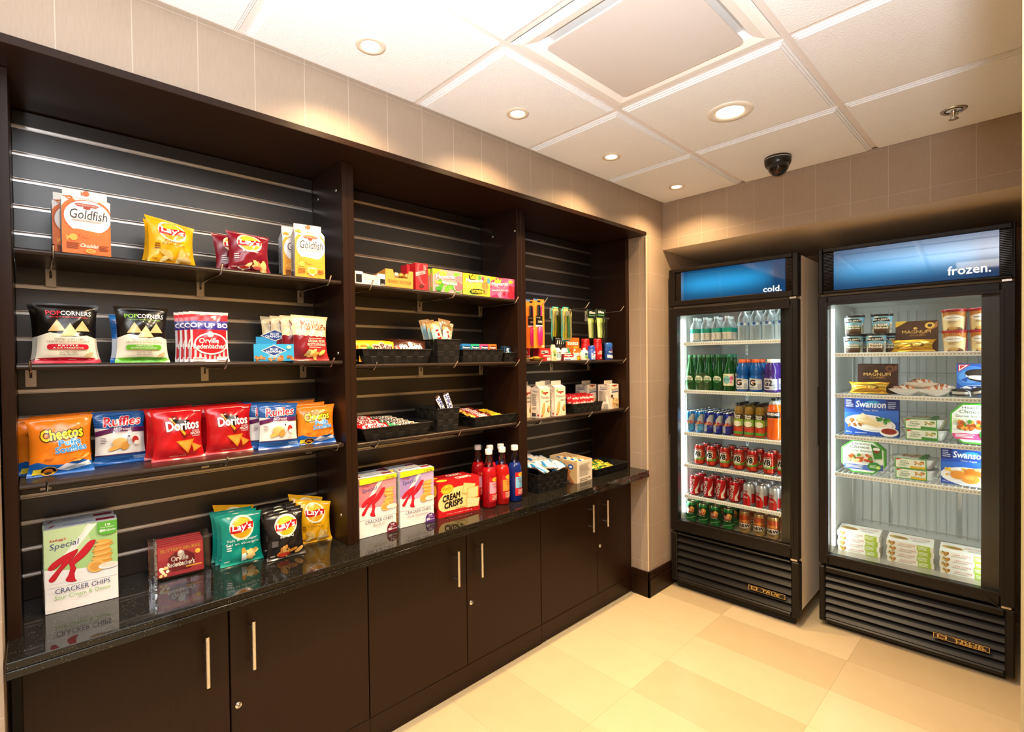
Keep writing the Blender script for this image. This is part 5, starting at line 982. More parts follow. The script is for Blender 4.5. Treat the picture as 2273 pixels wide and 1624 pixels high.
one(carton('sewing_kit', .085, .046, .02, '17130f', [P('e9e4dc', (.1+.2*i, .1), (.18+.2*i, .1), (.26+.2*i, .6), (.18+.2*i, .6)) for i in range(4)] + [R('3f9aa4', .8, .3, 1, .7), R('8a8f90', 0, .7, 1, .8)]), 'black patterned kit lying across the mouthwash caps', 'kit', -.172, 2.105, Z+.0845, .0)
one(carton('toothpaste_box', .112, .035, .036, 'eef0f0', [R('c81e2a', 0, .5, .75, 1), Tx('ffffff', 'Colgate', .05, .6, .62, .92, b=.05), P('9ad0d4', (.6, 0), (1, .2), (1, 1), (.8, 1)), P('f4f8f8', (.72, .1), (.9, .3), (.85, .8), (.68, .5)), R('4a6a9a', .04, .12, .5, .24)], [R('7a1420', 0, 0, 1, 1)], (), [R('d8dcdc', 0, 0, 1, 1)]), 'red and white toothpaste box lying on the shelf edge', 'toothpaste box', -.155, 2.168, Z, -.0)
rbottle('gel_bottle', 'green sanitizer gel bottle behind the toothpaste box', 'bottle', -.205, 2.205, Z, liquid_mat('gel_green', '2f9a6a', .3), '2a8a6a', [(.018, 0), (.02, .004), (.02, .045), (.012, .058)], [(.011, .058), (.011, .066), (.005, .068), (.004, .076)], [R('eef4f0', 0, 0, 1, 1), El('3f9a5a', .5, .5, .3, .3)], .6, lz=(.01, .042))
BNC = lambda s: [R('ee6a1c', 0, 0, 1, 1), P('f6a62a', (.4, 0), (1, .1), (1, .6), (.7, .3)), Tx('ffffff', 'bounce', .08, .38, .92, .74, b=.05), El('f0e03a', .74, .16, .2, .12), El('ffffff', .2, .86, .1, .09)]
one(carton('dryer_sheet_box', .116, .130, .035, 'ee6a1c', [R('d85a14', 0, 0, 1, .52), R('ee6a1c', 0, .5, 1, 1)] + [('t', 'ffffff', 'bounce', .1, .68, .9, .86, .05, 0, None, .05, 0), El('f6a62a', .72, .57, .2, .05), El('ffffff', .22, .92, .09, .04)]), 'tall orange dryer sheet box standing at the back of the toiletries', 'dryer sheet box', -.215, 2.262, Z, 0)
one(carton('dryer_sheet_box', .075, .068, .03, 'ee6a1c', BNC(1)), 'small orange dryer sheet box in front of the tall one', 'dryer sheet box', -.185, 2.262, Z, 0)
rbottle('soap_bottle', 'small white bottle with a green print in front of the orange boxes', 'bottle', -.160, 2.296, Z, 'ece8dc', 'e4dfd0', [(.026, 0), (.029, .004), (.029, .046), (.02, .058), (.01, .06)], [(.011, .06), (.0105, .07)], [El('7aa85a', .5, .3, .3, .28), El('f4f0e4', .45, .62, .34, .26), El('4a6a7a', .48, .62, .26, .2)], .6, lz=(.006, .05))
rbottle('lint_can', 'short blue and white can beside the red spray cans', 'can', -.152, 2.353, Z, '2a56b4', '1f4aa8', [(.022, 0), (.023, .003), (.023, .058), (.02, .062)], [(.0205, .062), (.0205, .082), (.018, .084)], [P('c8d8ec', (0, 0), (1, 0), (1, .62), (.5, .5), (0, .7)), Tx('f4f8fc', 'static', .3, .66, .7, .86, b=.04, sh=.2)] + bolt(('e8eef8', '6a8ac8', 'b04a8a'), 9, .25, .1, .75, .5, .07, .1, 3), 1, lz=(.004, .06))
SPR = [Tx('f6ece4', 'Old Spice', .28, .1, .72, .80, b=.02, rot=90), R('e8d8d0', .3, .04, .7, .08)]
o = rbottle('spray_can', 'red spray can standing in front by the razors', 'spray can', -.170, 2.437, Z, 'c41a20', 'b3161c', [(.024, 0), (.026, .003), (.026, .094), (.024, .099)], [(.0255, .099), (.0255, .118), (.021, .126), (0, .127)], SPR, 1, 'red spray cans', lz=(.006, .088))
c = dup(o, label='red spray can standing behind the short blue can'); put(c, -.215, 2.378, Z); 
rbottle('hair_tonic_bottle', 'slim dark bottle between the red cans and the blue deodorant', 'bottle', -.20, 2.49, Z, '1a0f10', '0f0b0b', [(.016, 0), (.018, .003), (.018, .075), (.01, .085)], [(.009, .085), (.009, .1)], [P('b01a24', (.2, .2), (.8, .3), (.5, .6)), El('c8a43a', .5, .2, .15, .06)], .7, lz=(.01, .07))
rbottle('deodorant_stick', 'royal blue deodorant stick at the far end of the shelf', 'deodorant', -.170, 2.545, Z, '1d4a9c', '2a62b8', [(.03, 0), (.034, .006), (.036, .05), (.034, .072), (.033, .074)], [(.0345, .075), (.035, .09), (.031, .102), (0, .105)], [P('c8d8ec', (0, .1), (1, .0), (1, .3), (0, .4)), Tx('f4f8fc', 'Degree', .2, .55, .8, .72, b=.04), P('c43a3a', (.5, .74), (.7, .74), (.62, .95))], .55, lz=(.006, .07))

# ------------------------------------------------------------------ toiletry bay, lower shelf
Z = SH[2, 2]
BANR = [P('a8412b', (.26, .66), (.80, .66), (.84, .69), (.78, .705), (.28, .705), (.22, .69)), El('a8412b', .53, .645, .1, .02)]
MON = BANR + [El('8ab04a', .2, .73, .13, .03, 12), Tx('57504a', 'Monaco', .10, .52, .92, .61, sh=.1), P('ead9b8', (.1, 0), (1, 0), (1, .22), (.5, .16)), El('d39a52', .30, .22, .15, .20, -14, 22), El('e2b06a', .28, .23, .10, .16, -14, 22), El('8a5a34', .82, .20, .14, .08), El('d3a45c', .86, .24, .1, .09), El('c43a3a', .12, .05, .06, .03)] + lines('8a7a6a', .5, .42, .95, .47, 2)
MONS = [Tx('57504a', 'Monaco', .2, .86, .8, .94)] + lines('77706a', .15, .4, .7, .82, 13, 3) + lines('99928a', .15, .28, .6, .36, 3, 5) + [R('3a3632', .12, .05, .55, .16), El('c43a3a', .8, .09, .1, .03)]
o = one(gable('cookie_carton', .088, .190, .062, 'f0e2d0', MON, MONS, .82), 'tall cream cookie carton at the right of its row of three', 'cookie carton', -.160, 2.083, Z, .02, 0, 'cream cookie cartons')
more(o, 'tall cream cookie carton in the middle of its row of three', -.165, 1.966, Z, .12)
more(o, 'tall cream cookie carton half hidden by the divider', -.225, 1.889, Z, .05)
more(o, 'cream cookie carton standing behind the right one of the row', -.235, 2.075, Z, .0)
basket(.252, .15, .236, .135, .054, 'low woven basket full of red wafer packs', -.155, 2.318, Z, -.05)
MB_ = [R('c21e26', 0, 0, 1, 1)] + [Tx('f6e8e4', 'Mr.Big', .06+.42*(i % 2), .08+.32*(i//2), .52+.42*(i % 2), .26+.32*(i//2), b=.03, sh=.25, rot=14) for i in range(6)]
ow = bag('wafer_pack', .075, .085, .022, 'c21e26', MB_, 17, 0, 'b', 16, 18, .009, pinch=.03)
for i in range(9):
    o = ow if i == 0 else dup(ow); put(o, -.180-.032*(i//3), 2.244+.072*(i % 3)+.006*(i//3), Z+.012+.004*(i//3), .06*(-1)**i, .14, .05*(-1)**(i//2)); tag(o, f'red printed wafer pack, {ORD[i % 3]} from left, {["front", "middle", "back"][i//3]} row of the basket', 'wafer pack', 'red wafer packs')
SAU = [P('a8412b', (.26, .80), (.80, .80), (.84, .83), (.78, .85), (.28, .85), (.22, .83)), El('a8412b', .53, .785, .08, .02), Tx('57504a', 'Sausalito', .16, .64, .92, .74, sh=.1), R('3a4f94', .18, .575, .92, .615), El('e4c48a', .62, .20, .44, .19), El('d9b070', .55, .24, .3, .14), El('e9cf9a', .66, .29, .22, .1), El('4a3020', .2, .45, .14, .06), El('5a3a24', .36, .36, .06, .03)] + bolt('4a2c1a', 12, .35, .08, .9, .36, .03, .018, 5)
SAUS = [Tx('57504a', 'Sausalito', .2, .84, .8, .93), R('3a4f94', .2, .79, .76, .815)] + lines('8a837a', .1, .3, .8, .74, 17, 3) + [R('3a3632', .1, .05, .3, .2), R('b8b0a4', .5, .05, .85, .2)]
o = one(gable('cookie_carton', .108, .172, .085, 'efe3d2', SAU, SAUS, .86), 'wide cream cookie carton with a chunky cookie picture in front at the pillar end', 'cookie carton', -.165, 2.598, Z, .12, 0, 'wide cookie cartons')
o['label'] = 'wide cream cookie carton in front at the pillar end of the shelf'
more(o, 'wide cream cookie carton turned sideways behind the basket', -.262, 2.500, Z, .12)

# ------------------------------------------------------------------ toiletry bay, on the counter
basket(.222, .21, .210, .195, .094, 'deep woven basket heaped with white and blue packets', -.105, 1.952, ZK, -.04)
opk = bar('cookie_packet', .088, .062, .024, 'efe9e2', [R('f2ede6', .12, .05, .88, .95), R('2a7ab8', 0, 0, .12, 1), R('2a7ab8', .88, 0, 1, 1), P('5ab0d8', (.12, 0), (.3, 0), (.12, .5)), P('d8cfc2', (.4, .3), (.7, .3), (.7, .45), (.4, .45))], 21)
r = random.Random(5)
for i in range(14):
    o = opk if i == 0 else dup(opk); c_, r_ = i % 3, i//3
    turn(o, -.125-.043*r_+r.uniform(-.006, .006), 1.885+.066*c_+r.uniform(-.008, .008)+.02*(r_ % 2), ZK+.094+.006*r_+r.uniform(0, .01)+.012*(c_ == 1), r.uniform(.15, .5), r.uniform(-.25, .25), r.uniform(-.5, .5)); tag(o, f'white and blue cookie packet, {ORD[c_]} from left, {ORD[r_]} row of the heaped basket', 'cookie packet', 'white and blue packets')
mb = traybox(.146, .118, .19, .132, 'e9d8bd', [R('e9dcc6', 0, 0, 1, 1)] + lines('9a9084', .14, .26, .88, .86, 17, 4) + [R('3a332c', .16, .15, .68, .175), R('3a332c', .16, .07, .66, .095), R('8a8074', .72, .12, .86, .19)], (.05, .95, .93), 'd9bd90')
decal(mb, lambda x, z, o: (-.073-.0006-o, .19-x, z), .19, .118, [P('c9a878', (0, .0), (1, 0), (1, .95), (0, 1)), P('a8683a', (.3, .6), (.55, .9), (.75, .3), (.9, 0), (.6, 0)), P('d8a86a', (.1, .3), (.4, .7), (.5, .5), (.2, .1)), El('2a5fb0', .78, .74, .10, .13), El('e8eef4', .78, .74, .05, .05), R('c4302a', .3, .05, .45, .3), R('5a6a8a', .55, .05, .75, .12)] + bolt(('7a4a24', 'b87a3e', '8f5a2c'), 16, .2, .1, .8, .8, .05, .06, 6), 'c')
one(mb.build('granola_box'), 'open cardboard granola bar box facing forward on the far counter', 'granola box', -.1, 2.214, ZK, .06)
ogr = bar('granola_bar', .10, .034, .014, 'd8b070', [R('e9dcc0', .1, .1, .9, .9), El('b87a3e', .7, .5, .12, .3), R('2a5fb0', .14, .2, .3, .8)], 23)
for i in range(6):
    o = ogr if i == 0 else dup(ogr); turn(o, -.13-.026*i, 2.214+.012*(-1)**i, ZK+.103+.003*(i % 2), .3, 0, .1*(-1)**i); tag(o, f'wrapped granola bar, {ORD[i]} from the front inside the open box', 'granola bar', 'granola bars in the box')
one(carton('breakfast_bar_box', .085, .115, .12, 'dfe4ea', [R('2a4f9a', .3, .3, .8, .9), El('d8a04a', .2, .6, .12, .2), P('7ab04a', (.82, .3), (1, .3), (1, .8))]), 'small white and blue bar box behind the heaped packet basket', 'bar box', -.225, 2.085, ZK, .0)
basket(.330, .215, .290, .18, .046, 'wide shallow woven tray of green and yellow packets at the pillar', -.118, 2.482, ZK, 0)
ogy = bar('granola_packet', .075, .032, .013, '1f5a34', [R('e6c23a', .3, .12, .92, .88), R('1f5a34', .55, .3, .85, .7), R('2f7a44', 0, 0, .25, 1)], 25)
for i in range(14):
    o = ogy if i == 0 else dup(ogy); c_, r_ = i % 3, i//3
    turn(o, -.145-.036*r_, 2.385+.058*c_+.018*(r_ % 2), ZK+.020+.005*r_+r.uniform(0, .008), r.uniform(.1, .5), r.uniform(-.25, .25), r.uniform(-.5, .5)); tag(o, f'green and yellow oat packet, {ORD[c_]} from left, {ORD[r_]} row of the shallow tray', 'oat packet', 'green and yellow packets')

# ------------------------------------------------------------------ drinks in the cooler
def place(o, k, u, d, z, yaw=0, label=None, cat=None, group=None):
    o.location = wpos(k, u, d, z); o.rotation_euler = (0, 0, APP[k][2]+yaw)
    if label: o['label'] = label
    if cat: o['category'] = cat
    if group: o['group'] = group
    return o
def wrap(mb, r, z0, z1, u, specs, fin='p', clip=False):
    return decal(mb, lambda x, z, o: ((r+o)*math.sin(x/r-u/2), -(r+o)*math.cos(x/r-u/2), z0+z), u*r, z1-z0, specs, fin, .007, .0003, .0001, clip)
LIDM = metal_mat('can_lid_silver', (.72, .71, .69), .25)
def can(base, specs, r=.033, h=.123, lid=LIDM, u=PI):
    t = thing('drink_can', 'x', 'can'); mb = MB()
    mb.lathe([(r*.72, .001), (r*.76, 0), (r*.9, .005), (r, .013), (r, h-.017), (r*.82, h-.003)], M(base, 'm'), 24, cap=True)
    wrap(mb, r+.0002, .013, h-.017, u, specs, 'm'); mb.build('can_body', t)
    mb = MB(); mb.lathe([(r*.82, h-.004), (r*.84, h-.0005), (r*.81, h), (r*.77, h-.001), (r*.75, h-.004), (0, h-.004)], lid, 24, cap=False); mb.box((-.004, -.006, h-.004), (.004, .012, h-.0025), lid); mb.build('can_lid', t); return t
def rows(proto, k, us, ds, z, desc, shelf, cat, group, jig=0, seed=1):
    r = random.Random(seed); n = 0
    for j, d in enumerate(ds):
        for i, u in enumerate(us):
            o = proto if n == 0 else dup(proto); n += 1
            place(o, k, u+r.uniform(-jig, jig), d, z, r.uniform(-.12, .12) if jig else 0, f'{desc}, {ORD[i]} from left, {"front" if j == 0 else ORD[j]} row, {shelf}', cat, group)
zc = [z+.0032 for z in CS]
# top shelf: still waters
def wbottle(name, mat_body, prof, capc, capp, label_z=None, label=None, lr=None, fill=None):
    t = thing(name, 'x', 'bottle'); mb = MB(); mb.lathe(prof, mat_body, 22, cap=False); mb.build('bottle_body', t)
    if fill: m_, pr = fill; mb = MB(); mb.lathe(pr, m_, 20, cap=True); mb.build('liquid', t)
    if label: mb = MB(); rr = lr or max(p[0] for p in prof); wrap(mb, rr+.0003, label_z[0], label_z[1], 2*PI if not isinstance(label, tuple) else label[1], label if not isinstance(label, tuple) else label[0], 'p'); mb.build('bottle_label', t)
    mb = MB(); mb.lathe(capp, M(capc, 'p'), 18); mb.build('cap', t); return t
CLEARP = liquid_mat('clear_bottle_plastic', 'e6eef0', .84, .06)
o = wbottle('water_bottle', CLEARP, [(.026, 0), (.030, .004), (.030, .085), (.027, .105), (.014, .128), (.0125, .14)], 'c9d2d2', [(.014, .137), (.0145, .153)], (.012, .082), [R('d9d0c0', 0, 0, 1, .62), R('1f9a86', 0, .62, 1, 1)] + [Tx('5a5650', 'PURE', .52+.25*i, .1, .56+.25*i, .54, rot=0) for i in (-2, -1, 0, 1)] + lines('8a8478', .34, .1, .46, .5, 5))
rows(o, 'c', [.113, .180, .248, .315], [.13, .20], zc[0], 'clear water bottle with teal and cream label', 'top cooler shelf', 'water bottle', 'teal labelled water bottles')
pr = [(.028, 0), (.031, .004)]
for i in range(6): pr += [(.0315, .010+.012*i), (.0285, .016+.012*i)]
pr += [(.031, .085), (.031, .108), (.028, .12), (.030, .13), (.022, .150), (.013, .165), (.0125, .172)]
o = wbottle('water_bottle', CLEARP, pr, 'eef2f2', [(.014, .17), (.014, .183)], (.086, .108), [R('a8d4ee', 0, 0, 1, 1)] + [El('2a4fa0', .25*i+.02, .5, .05, .4) for i in range(4)] + [El('f2f6f8', .25*i+.1, .5, .04, .3) for i in range(4)])
rows(o, 'c', [.415, .484, .553, .622], [.115, .19], zc[0], 'ribbed water bottle with pale blue label', 'top cooler shelf', 'water bottle', 'blue labelled water bottles')
# second shelf: sparkling water and sports drinks
PERR = liquid_mat('green_glass', '1f6a2a', .55, .05)
o = wbottle('sparkling_water_bottle', PERR, [(.024, 0), (.028, .005), (.031, .03), (.0315, .06), (.028, .10), (.020, .145), (.0135, .18), (.0125, .205), (.0135, .212)], '2a7a4a', [(.0145, .203), (.0145, .219), (.012, .221)], (.045, .092), ([El('e4ecd8', .5, .5, .42, .46), El('2f6a3a', .5, .24, .36, .18), Tx('2a5a34', 'Perrier', .16, .46, .84, .82, b=.02, sh=.1)], 2.0), .0318)
rows(o, 'c', [.089, .152, .208, .268], [.11, .175, .24], zc[1], 'green sparkling water bottle', 'second cooler shelf', 'bottle', 'green sparkling water bottles')
o = wbottle('sparkling_water_bottle', PERR, [(.03, 0), (.034, .005), (.0345, .09), (.030, .12), (.020, .155), (.0135, .185), (.0125, .205), (.0135, .212)], '2a8a6a', [(.0145, .203), (.0145, .219), (.012, .221)], (.032, .104), ([R('eeeacb', 0, 0, 1, 1), El('8ac4c4', .45, .5, .26, .36), El('d8609a', .82, .62, .14, .18), El('e88ab4', .78, .3, .1, .12), El('c4d86a', .3, .84, .1, .1), Tx('3a9aa4', 'Perrier', .18, .42, .68, .66, b=.02, sh=.1)], 2.2), .035)
rows(o, 'c', [.334], [.11, .19], zc[1], 'green bottle with a cream flowered label', 'second cooler shelf', 'bottle', 'flower labelled green bottles')
def sport(liq, capc, lab, nm):
    return wbottle('sports_drink_bottle', liquid_mat('sport_'+nm, liq, .30, .07), [(.032, 0), (.036, .005), (.0365, .085), (.034, .09), (.0335, .10), (.036, .105), (.037, .125), (.032, .15), (.020, .168), (.019, .174)], capc, [(.0225, .170), (.023, .188), (.020, .190)], (.014, .083), (lab, 2.4), .037)
GL = [P('c9ccd2', (0, 0), (1, 0), (1, .85), (0, 1)), P('e4e6ea', (0, .3), (1, .2), (1, .7), (0, .85)), Tx('1d1a1c', 'G', .18, .34, .56, .80, b=.06), P('d8602a', (.40, .48), (.50, .58), (.38, .70)), R('6a7a9a', .1, .12, .5, .18)] + lines('7a8a9a', .7, .1, .95, .5, 6)
og_ = sport('1565c4', 'e8642a', GL, 'blue')
rows(og_, 'c', [.411, .488], [.115, .195], zc[1], 'blue sports drink bottle with an orange cap', 'second cooler shelf', 'bottle', 'blue sports drink bottles')
o = sport('4a2a8a', 'f0f0ee', [P('c9ccd6', (0, 0), (1, 0), (1, .9), (0, 1)), Tx('2a2432', 'G2', .14, .36, .66, .80, b=.06), R('3a2a5a', .1, .1, .5, .22)] + lines('7a8a9a', .72, .1, .95, .5, 6), 'purple')
rows(o, 'c', [.570], [.115, .195], zc[1], 'purple sports drink bottle with a white cap', 'second cooler shelf', 'bottle', 'purple sports drink bottles')
# third shelf: energy drinks, juices
RB = lambda b1, b2: [P('c9ced6', (.5, .42), (1, .42), (1, 1), (.72, 1), (.46, .7)), P('d4d8de', (0, 0), (.5, 0), (.5, .42), (0, .42)), P(b2, (.5, 0), (1, 0), (1, .42), (.5, .42)), P('c9ced6', (0, .42), (.16, .42), (.3, 1), (0, 1)), Tx('c41e2a', 'Red Bull', .18, .40, .86, .52, b=.05), El('e8c23a', .5, .46, .1, .05), P('c41e2a', (.22, .54), (.45, .48), (.42, .60)), P('c41e2a', (.82, .54), (.56, .48), (.60, .60)), Tx('2a3f9a', 'ENERGY', .34, .28, .7, .33)]
ds = [.105+.056*i for i in range(6)]
o = can('2a7fc4', RB('2a7fc4', '4aa4dc'), .0262, .133)
rows(o, 'c', [.089, .148], ds, zc[2], 'slim light blue energy drink can', 'third cooler shelf', 'can', 'light blue energy cans')
o = can('1d2f8a', RB('1d2f8a', '2a2f9a'), .0262, .133)
rows(o, 'c', [.207, .264, .321], ds, zc[2], 'slim navy and silver energy drink can', 'third cooler shelf', 'can', 'navy energy cans')
JL = [R('2f2a22', 0, .76, 1, 1), Tx('f4f0e6', 'Minute', .24, .88, .76, .97, b=.03), Tx('f4f0e6', 'Maid', .30, .78, .70, .87, b=.03), P('8ab03a', (0, .45), (1, .45), (1, .76), (0, .76)), El('e8e4cf', .5, .55, .32, .13), P('c43a2a', (0, .28), (1, .28), (1, .45), (.7, .40), (.3, .40), (0, .45)), El('b8321f', .3, .24, .26, .12), El('c8462a', .72, .22, .26, .12), P('4f9a3a', (0, .06), (1, .06), (1, .18), (0, .2)), R('b8321f', 0, 0, 1, .07)]
o = wbottle('juice_bottle', liquid_mat('apple_juice', 'a8842a', .4, .07), [(.025, 0), (.027, .004), (.027, .135), (.024, .15), (.026, .158), (.018, .175), (.0145, .182)], '1d1a17', [(.0165, .18), (.0165, .198)], (.006, .135), (JL, 2.6), .0275)
rows(o, 'c', [.386, .447, .508], [.115, .175, .235], zc[2], 'apple juice bottle with a dark cap', 'third cooler shelf', 'bottle', 'apple juice bottles')
o = wbottle('sports_drink_bottle', liquid_mat('sport_orange', 'f2660f', .2, .07), [(.035, 0), (.038, .005), (.037, .06), (.035, .09), (.038, .12), (.038, .16), (.034, .18), (.028, .2)], '23201d', [(.018, .222), (.018, .236)], (.118, .158), ([R('17130f', 0, .0, 1, 1), Tx('f4f4f4', 'POWERADE', .1, .50, .9, .86, b=.05), R('e8701a', .0, .0, 1, .12)], 2.4), .0386)
mb = MB(); mb.lathe([(.028, .2), (.026, .208), (.0165, .222)], CLEARP, 18, cap=False); mb.lathe([(.0265, .2005), (.0265, .206), (.017, .213), (.016, .218)], M('b9c0c4', 'm'), 16, cap=False); mb.build('shoulder', o)
rows(o, 'c', [.585], [.115, .20], zc[2], 'large orange sports drink with black label', 'third cooler shelf', 'bottle', 'orange sports drink bottles')
# fourth shelf: vegetable juice cans
V8 = [R('b5231c', 0, .80, 1, 1), Tx('f4e4dc', 'ORIGINAL', .3, .85, .7, .91, b=.03), P('e9ead8', (0, .2), (1, .2), (1, .8), (0, .8)), P('c43a24', (.62, .30), (1, .2), (1, .84), (.7, .78)), P('d8602e', (.8, .3), (1, .3), (1, .8)), El('f4f2e8', .42, .56, .28, .25), Tx('17130f', 'V8', .2, .40, .64, .74, b=.05), P('5aa03a', (0, .14), (.5, .22), (1, .36), (1, .26), (.5, .14), (0, .08)), P('8ac43a', (0, .22), (.5, .28), (1, .42), (1, .38), (.5, .23), (0, .16)), El('c4301c', .35, .06, .24, .12), El('d8482a', .68, .08, .2, .12), El('b8281a', .9, .05, .14, .1)]
o = can('b5281c', V8, .0315, .124)
rows(o, 'c', [.143, .215, .300, .383, .464, .551, .628], [.125, .215], zc[3], 'red and white vegetable juice can', 'fourth cooler shelf', 'can', 'vegetable juice cans', .004)
# fifth shelf: cola
COKE = [P('f2ece8', (.62, 0), (.82, 0), (.70, .22), (.84, .5), (.92, .95), (.80, .6), (.62, .3)), Tx('f6f2ee', 'Coca-Cola', .10, .36, .82, .64, b=.02, sh=.2, rot=90)]
o = can('b5101c', [P('f2ece8', (.60, 0), (.80, 0), (.72, .2), (.84, .5), (.90, .98), (.78, .6), (.60, .26))] + [('t', 'f6f2ee', 'Coca-Cola', .02, .40, .80, .66, .03, .2, None, .05, 82)], .033, .124)
rows(o, 'c', [.115, .201, .281, .359], [.115, .205], zc[4], 'bright red cola can with white script', 'fifth cooler shelf', 'can', 'red cola cans', .003)
o = can('c2c4c6', [El('c4161f', .38, .12, .30, .48, 0, 24), P('c4161f', (.70, 0), (1.2, 0), (1.2, .62), (.72, .60)), Tx('c4161f', 'Diet', .18, .66, .52, .80, b=.02, sh=.2), Tx('e8d8d8', 'Coke', .18, .30, .52, .46, b=.02, sh=.2)], .033, .124)
rows(o, 'c', [.444, .514, .588, .655], [.115, .195, .275], zc[4], 'silver and red diet cola can', 'fifth cooler shelf', 'can', 'silver cola cans', .002)
# floor of the cooler: ginger ale and root beer
GA = [P('123c22', (.14, .34), (.86, .34), (.86, .98), (.14, .98)), P('c8963a', (.30, .46), (.62, .94), (.80, .80), (.72, .52)), El('e0a84a', .62, .74, .16, .16), El('b02a30', .48, .66, .22, .15), Tx('f2e0c0', 'CANADA', .30, .68, .66, .76, b=.03, rot=6), Tx('f2e0c0', 'DRY', .36, .58, .62, .67, b=.04, rot=6), Tx('e4ece0', 'GINGER ALE', .26, .40, .74, .455, b=.02), P('4f9a4a', (0, .22), (.3, .14), (.6, .22), (1, .32), (1, .24), (.6, .15), (.3, .07), (0, .14)), P('dfe8cf', (0, .2), (.3, .12), (.6, .2), (1, .30), (1, .28), (.6, .18), (.3, .1), (0, .18))]
GLID = metal_mat('can_lid_gold', (.72, .55, .32), .25)
o = can('1f7a38', GA, .0325, .126, GLID)
rows(o, 'c', [.089, .166, .243, .322], [.115, .205], CFL, 'green ginger ale can', 'cooler floor', 'can', 'green ginger ale cans', .002)
AW = [R('b89658', 0, 0, 1, .42), P('b04018', (0, .42), (1, .42), (1, 1), (0, 1)), P('e08a3a', (0, .66), (.62, .70), (.62, .76), (.88, .64), (.62, .52), (.62, .58), (0, .54)), El('f4efe4', .52, .36, .42, .16), Tx('4a2412', 'A&W', .18, .27, .88, .45, b=.07, sh=.12), El('8a6a3a', .5, .12, .2, .05)]
o = can('a87a3c', AW, .0325, .126, GLID)
rows(o, 'c', [.417, .496, .573, .645], [.125, .215], CFL, 'orange and tan root beer can', 'cooler floor', 'can', 'root beer cans', .002)

# ------------------------------------------------------------------ food in the freezer
zf = [z+.0032 for z in FS]
def tub(cup, lid, specs, r=.047, h=.1):
    t = thing('ice_cream_tub', 'x', 'ice cream tub'); mb = MB(); mb.lathe([(r*.84, 0), (r*.86, .002), (r*.97, h-.012)], M(cup, 'c'), 26)
    decal(mb, lambda x, z, o: ((r*(.86+.11*z/(h-.012))+o+.0005)*math.sin(x-1.2), -(r*(.86+.11*z/(h-.012))+o+.0005)*math.cos(x-1.2), z), 2.4, h-.012, specs, 'c', .22); mb.build('cup', t)
    mb = MB(); mb.lathe([(r*.99, h-.013), (r*1.03, h-.012), (r*1.03, h-.002), (r*1.0, h), (r*.96, h), (r*.94, h-.003), (0, h-.003)], M(lid, 'p'), 26, cap=False); mb.build('lid', t); return t
def bj(c2, a, b_):
    return tub('7fb4cc', '23201e', [R('8abcd4', 0, .4, 1, 1), P('6a8a3a', (0, .42), (.4, .5), (1, .40), (1, .2), (0, .2)), P('5a4a34', (0, 0), (1, 0), (1, .3), (.5, .36), (0, .3)), P('e9e2cf', (0, .2), (.16, .5), (.12, 0), (0, 0)), El('f4f2e8', .3, .95, .1, .05), P('17130f', (.10, .80), (.3, .90), (.7, .90), (.90, .80), (.86, .66), (.5, .72), (.14, .66)), Tx('f6f2e6', "BEN & JERRY'S", .14, .72, .86, .84, b=.05), Tx('f4ece0', a, .24, .42, .76, .54, b=.06, o=c2, ow=.05), Tx('f4ece0', b_, .22, .26, .78, .39, b=.06, o=c2, ow=.05)] + [El('4a2e1a', .5, .06, .34, .09), R('e9e2cf', .86, 0, 1, .62)] + lines('6a6a5a', .88, .05, .98, .55, 6))
t1 = bj('4a2a1a', 'Chocolate', 'Fudge Brownie'); t2 = bj('8a1a1a', 'Half', 'Baked'); t3 = bj('b5202a', 'Phish', 'Food')
for i, (src, new, u, d, z, lb) in enumerate(((t1, 0, .137, .135, 0, 'blue ice cream tub at the lower left of the tub stacks'), (t1, 1, .141, .135, .1005, 'blue ice cream tub stacked on the lower left tub'), (t3, 0, .237, .135, 0, 'blue ice cream tub with red lettering in the bottom row'), (t2, 0, .261, .145, .1005, 'blue ice cream tub stacked second in the upper row'), (t2, 1, .285, .222, 0, 'blue ice cream tub behind the red lettered tub'), (t1, 1, .19, .228, 0, 'blue ice cream tub in back between the two stacks'))):
    place(src if not new else dup(src), 'f', u, d, zf[0]+z, .05, lb, 'ice cream tub', 'blue ice cream tubs')
hd = tub('e3c48a', 'a8232a', [R('ead29c', 0, 0, 1, .72), R('c8803a', 0, .72, 1, 1)] + bolt(('e8b45c', 'a8602a'), 24, .02, .74, .98, .96, .03, .03, 3) + [El('f4ead4', .42, .66, .34, .17), El('b8883a', .42, .66, .31, .15), El('f6f0e0', .42, .66, .30, .14), Tx('7a1a2a', 'Häagen-Dazs', .16, .62, .68, .70, b=.02), P('6a3a1a', (.2, 0), (.8, 0), (.74, .12), (.5, .18), (.28, .12)), El('d8a860', .42, .1, .18, .08), P('a8487a', (.9, 0), (1, 0), (1, .7), (.92, .7))] + lines('a8804a', .26, .36, .6, .48, 2), .048, .101)
for i, (u, z, lb) in enumerate(((.548, 0, 'red lidded ice cream tub at the lower left of four'), (.545, .1015, 'red lidded ice cream tub at the upper left of four'), (.648, 0, 'red lidded ice cream tub at the lower right, partly cut by the frame'), (.645, .1015, 'red lidded ice cream tub at the upper right, partly cut by the frame'))): place(hd if i == 0 else dup(hd), 'f', u, .15, zf[0]+z, .1, lb, 'ice cream tub', 'red lidded ice cream tubs')
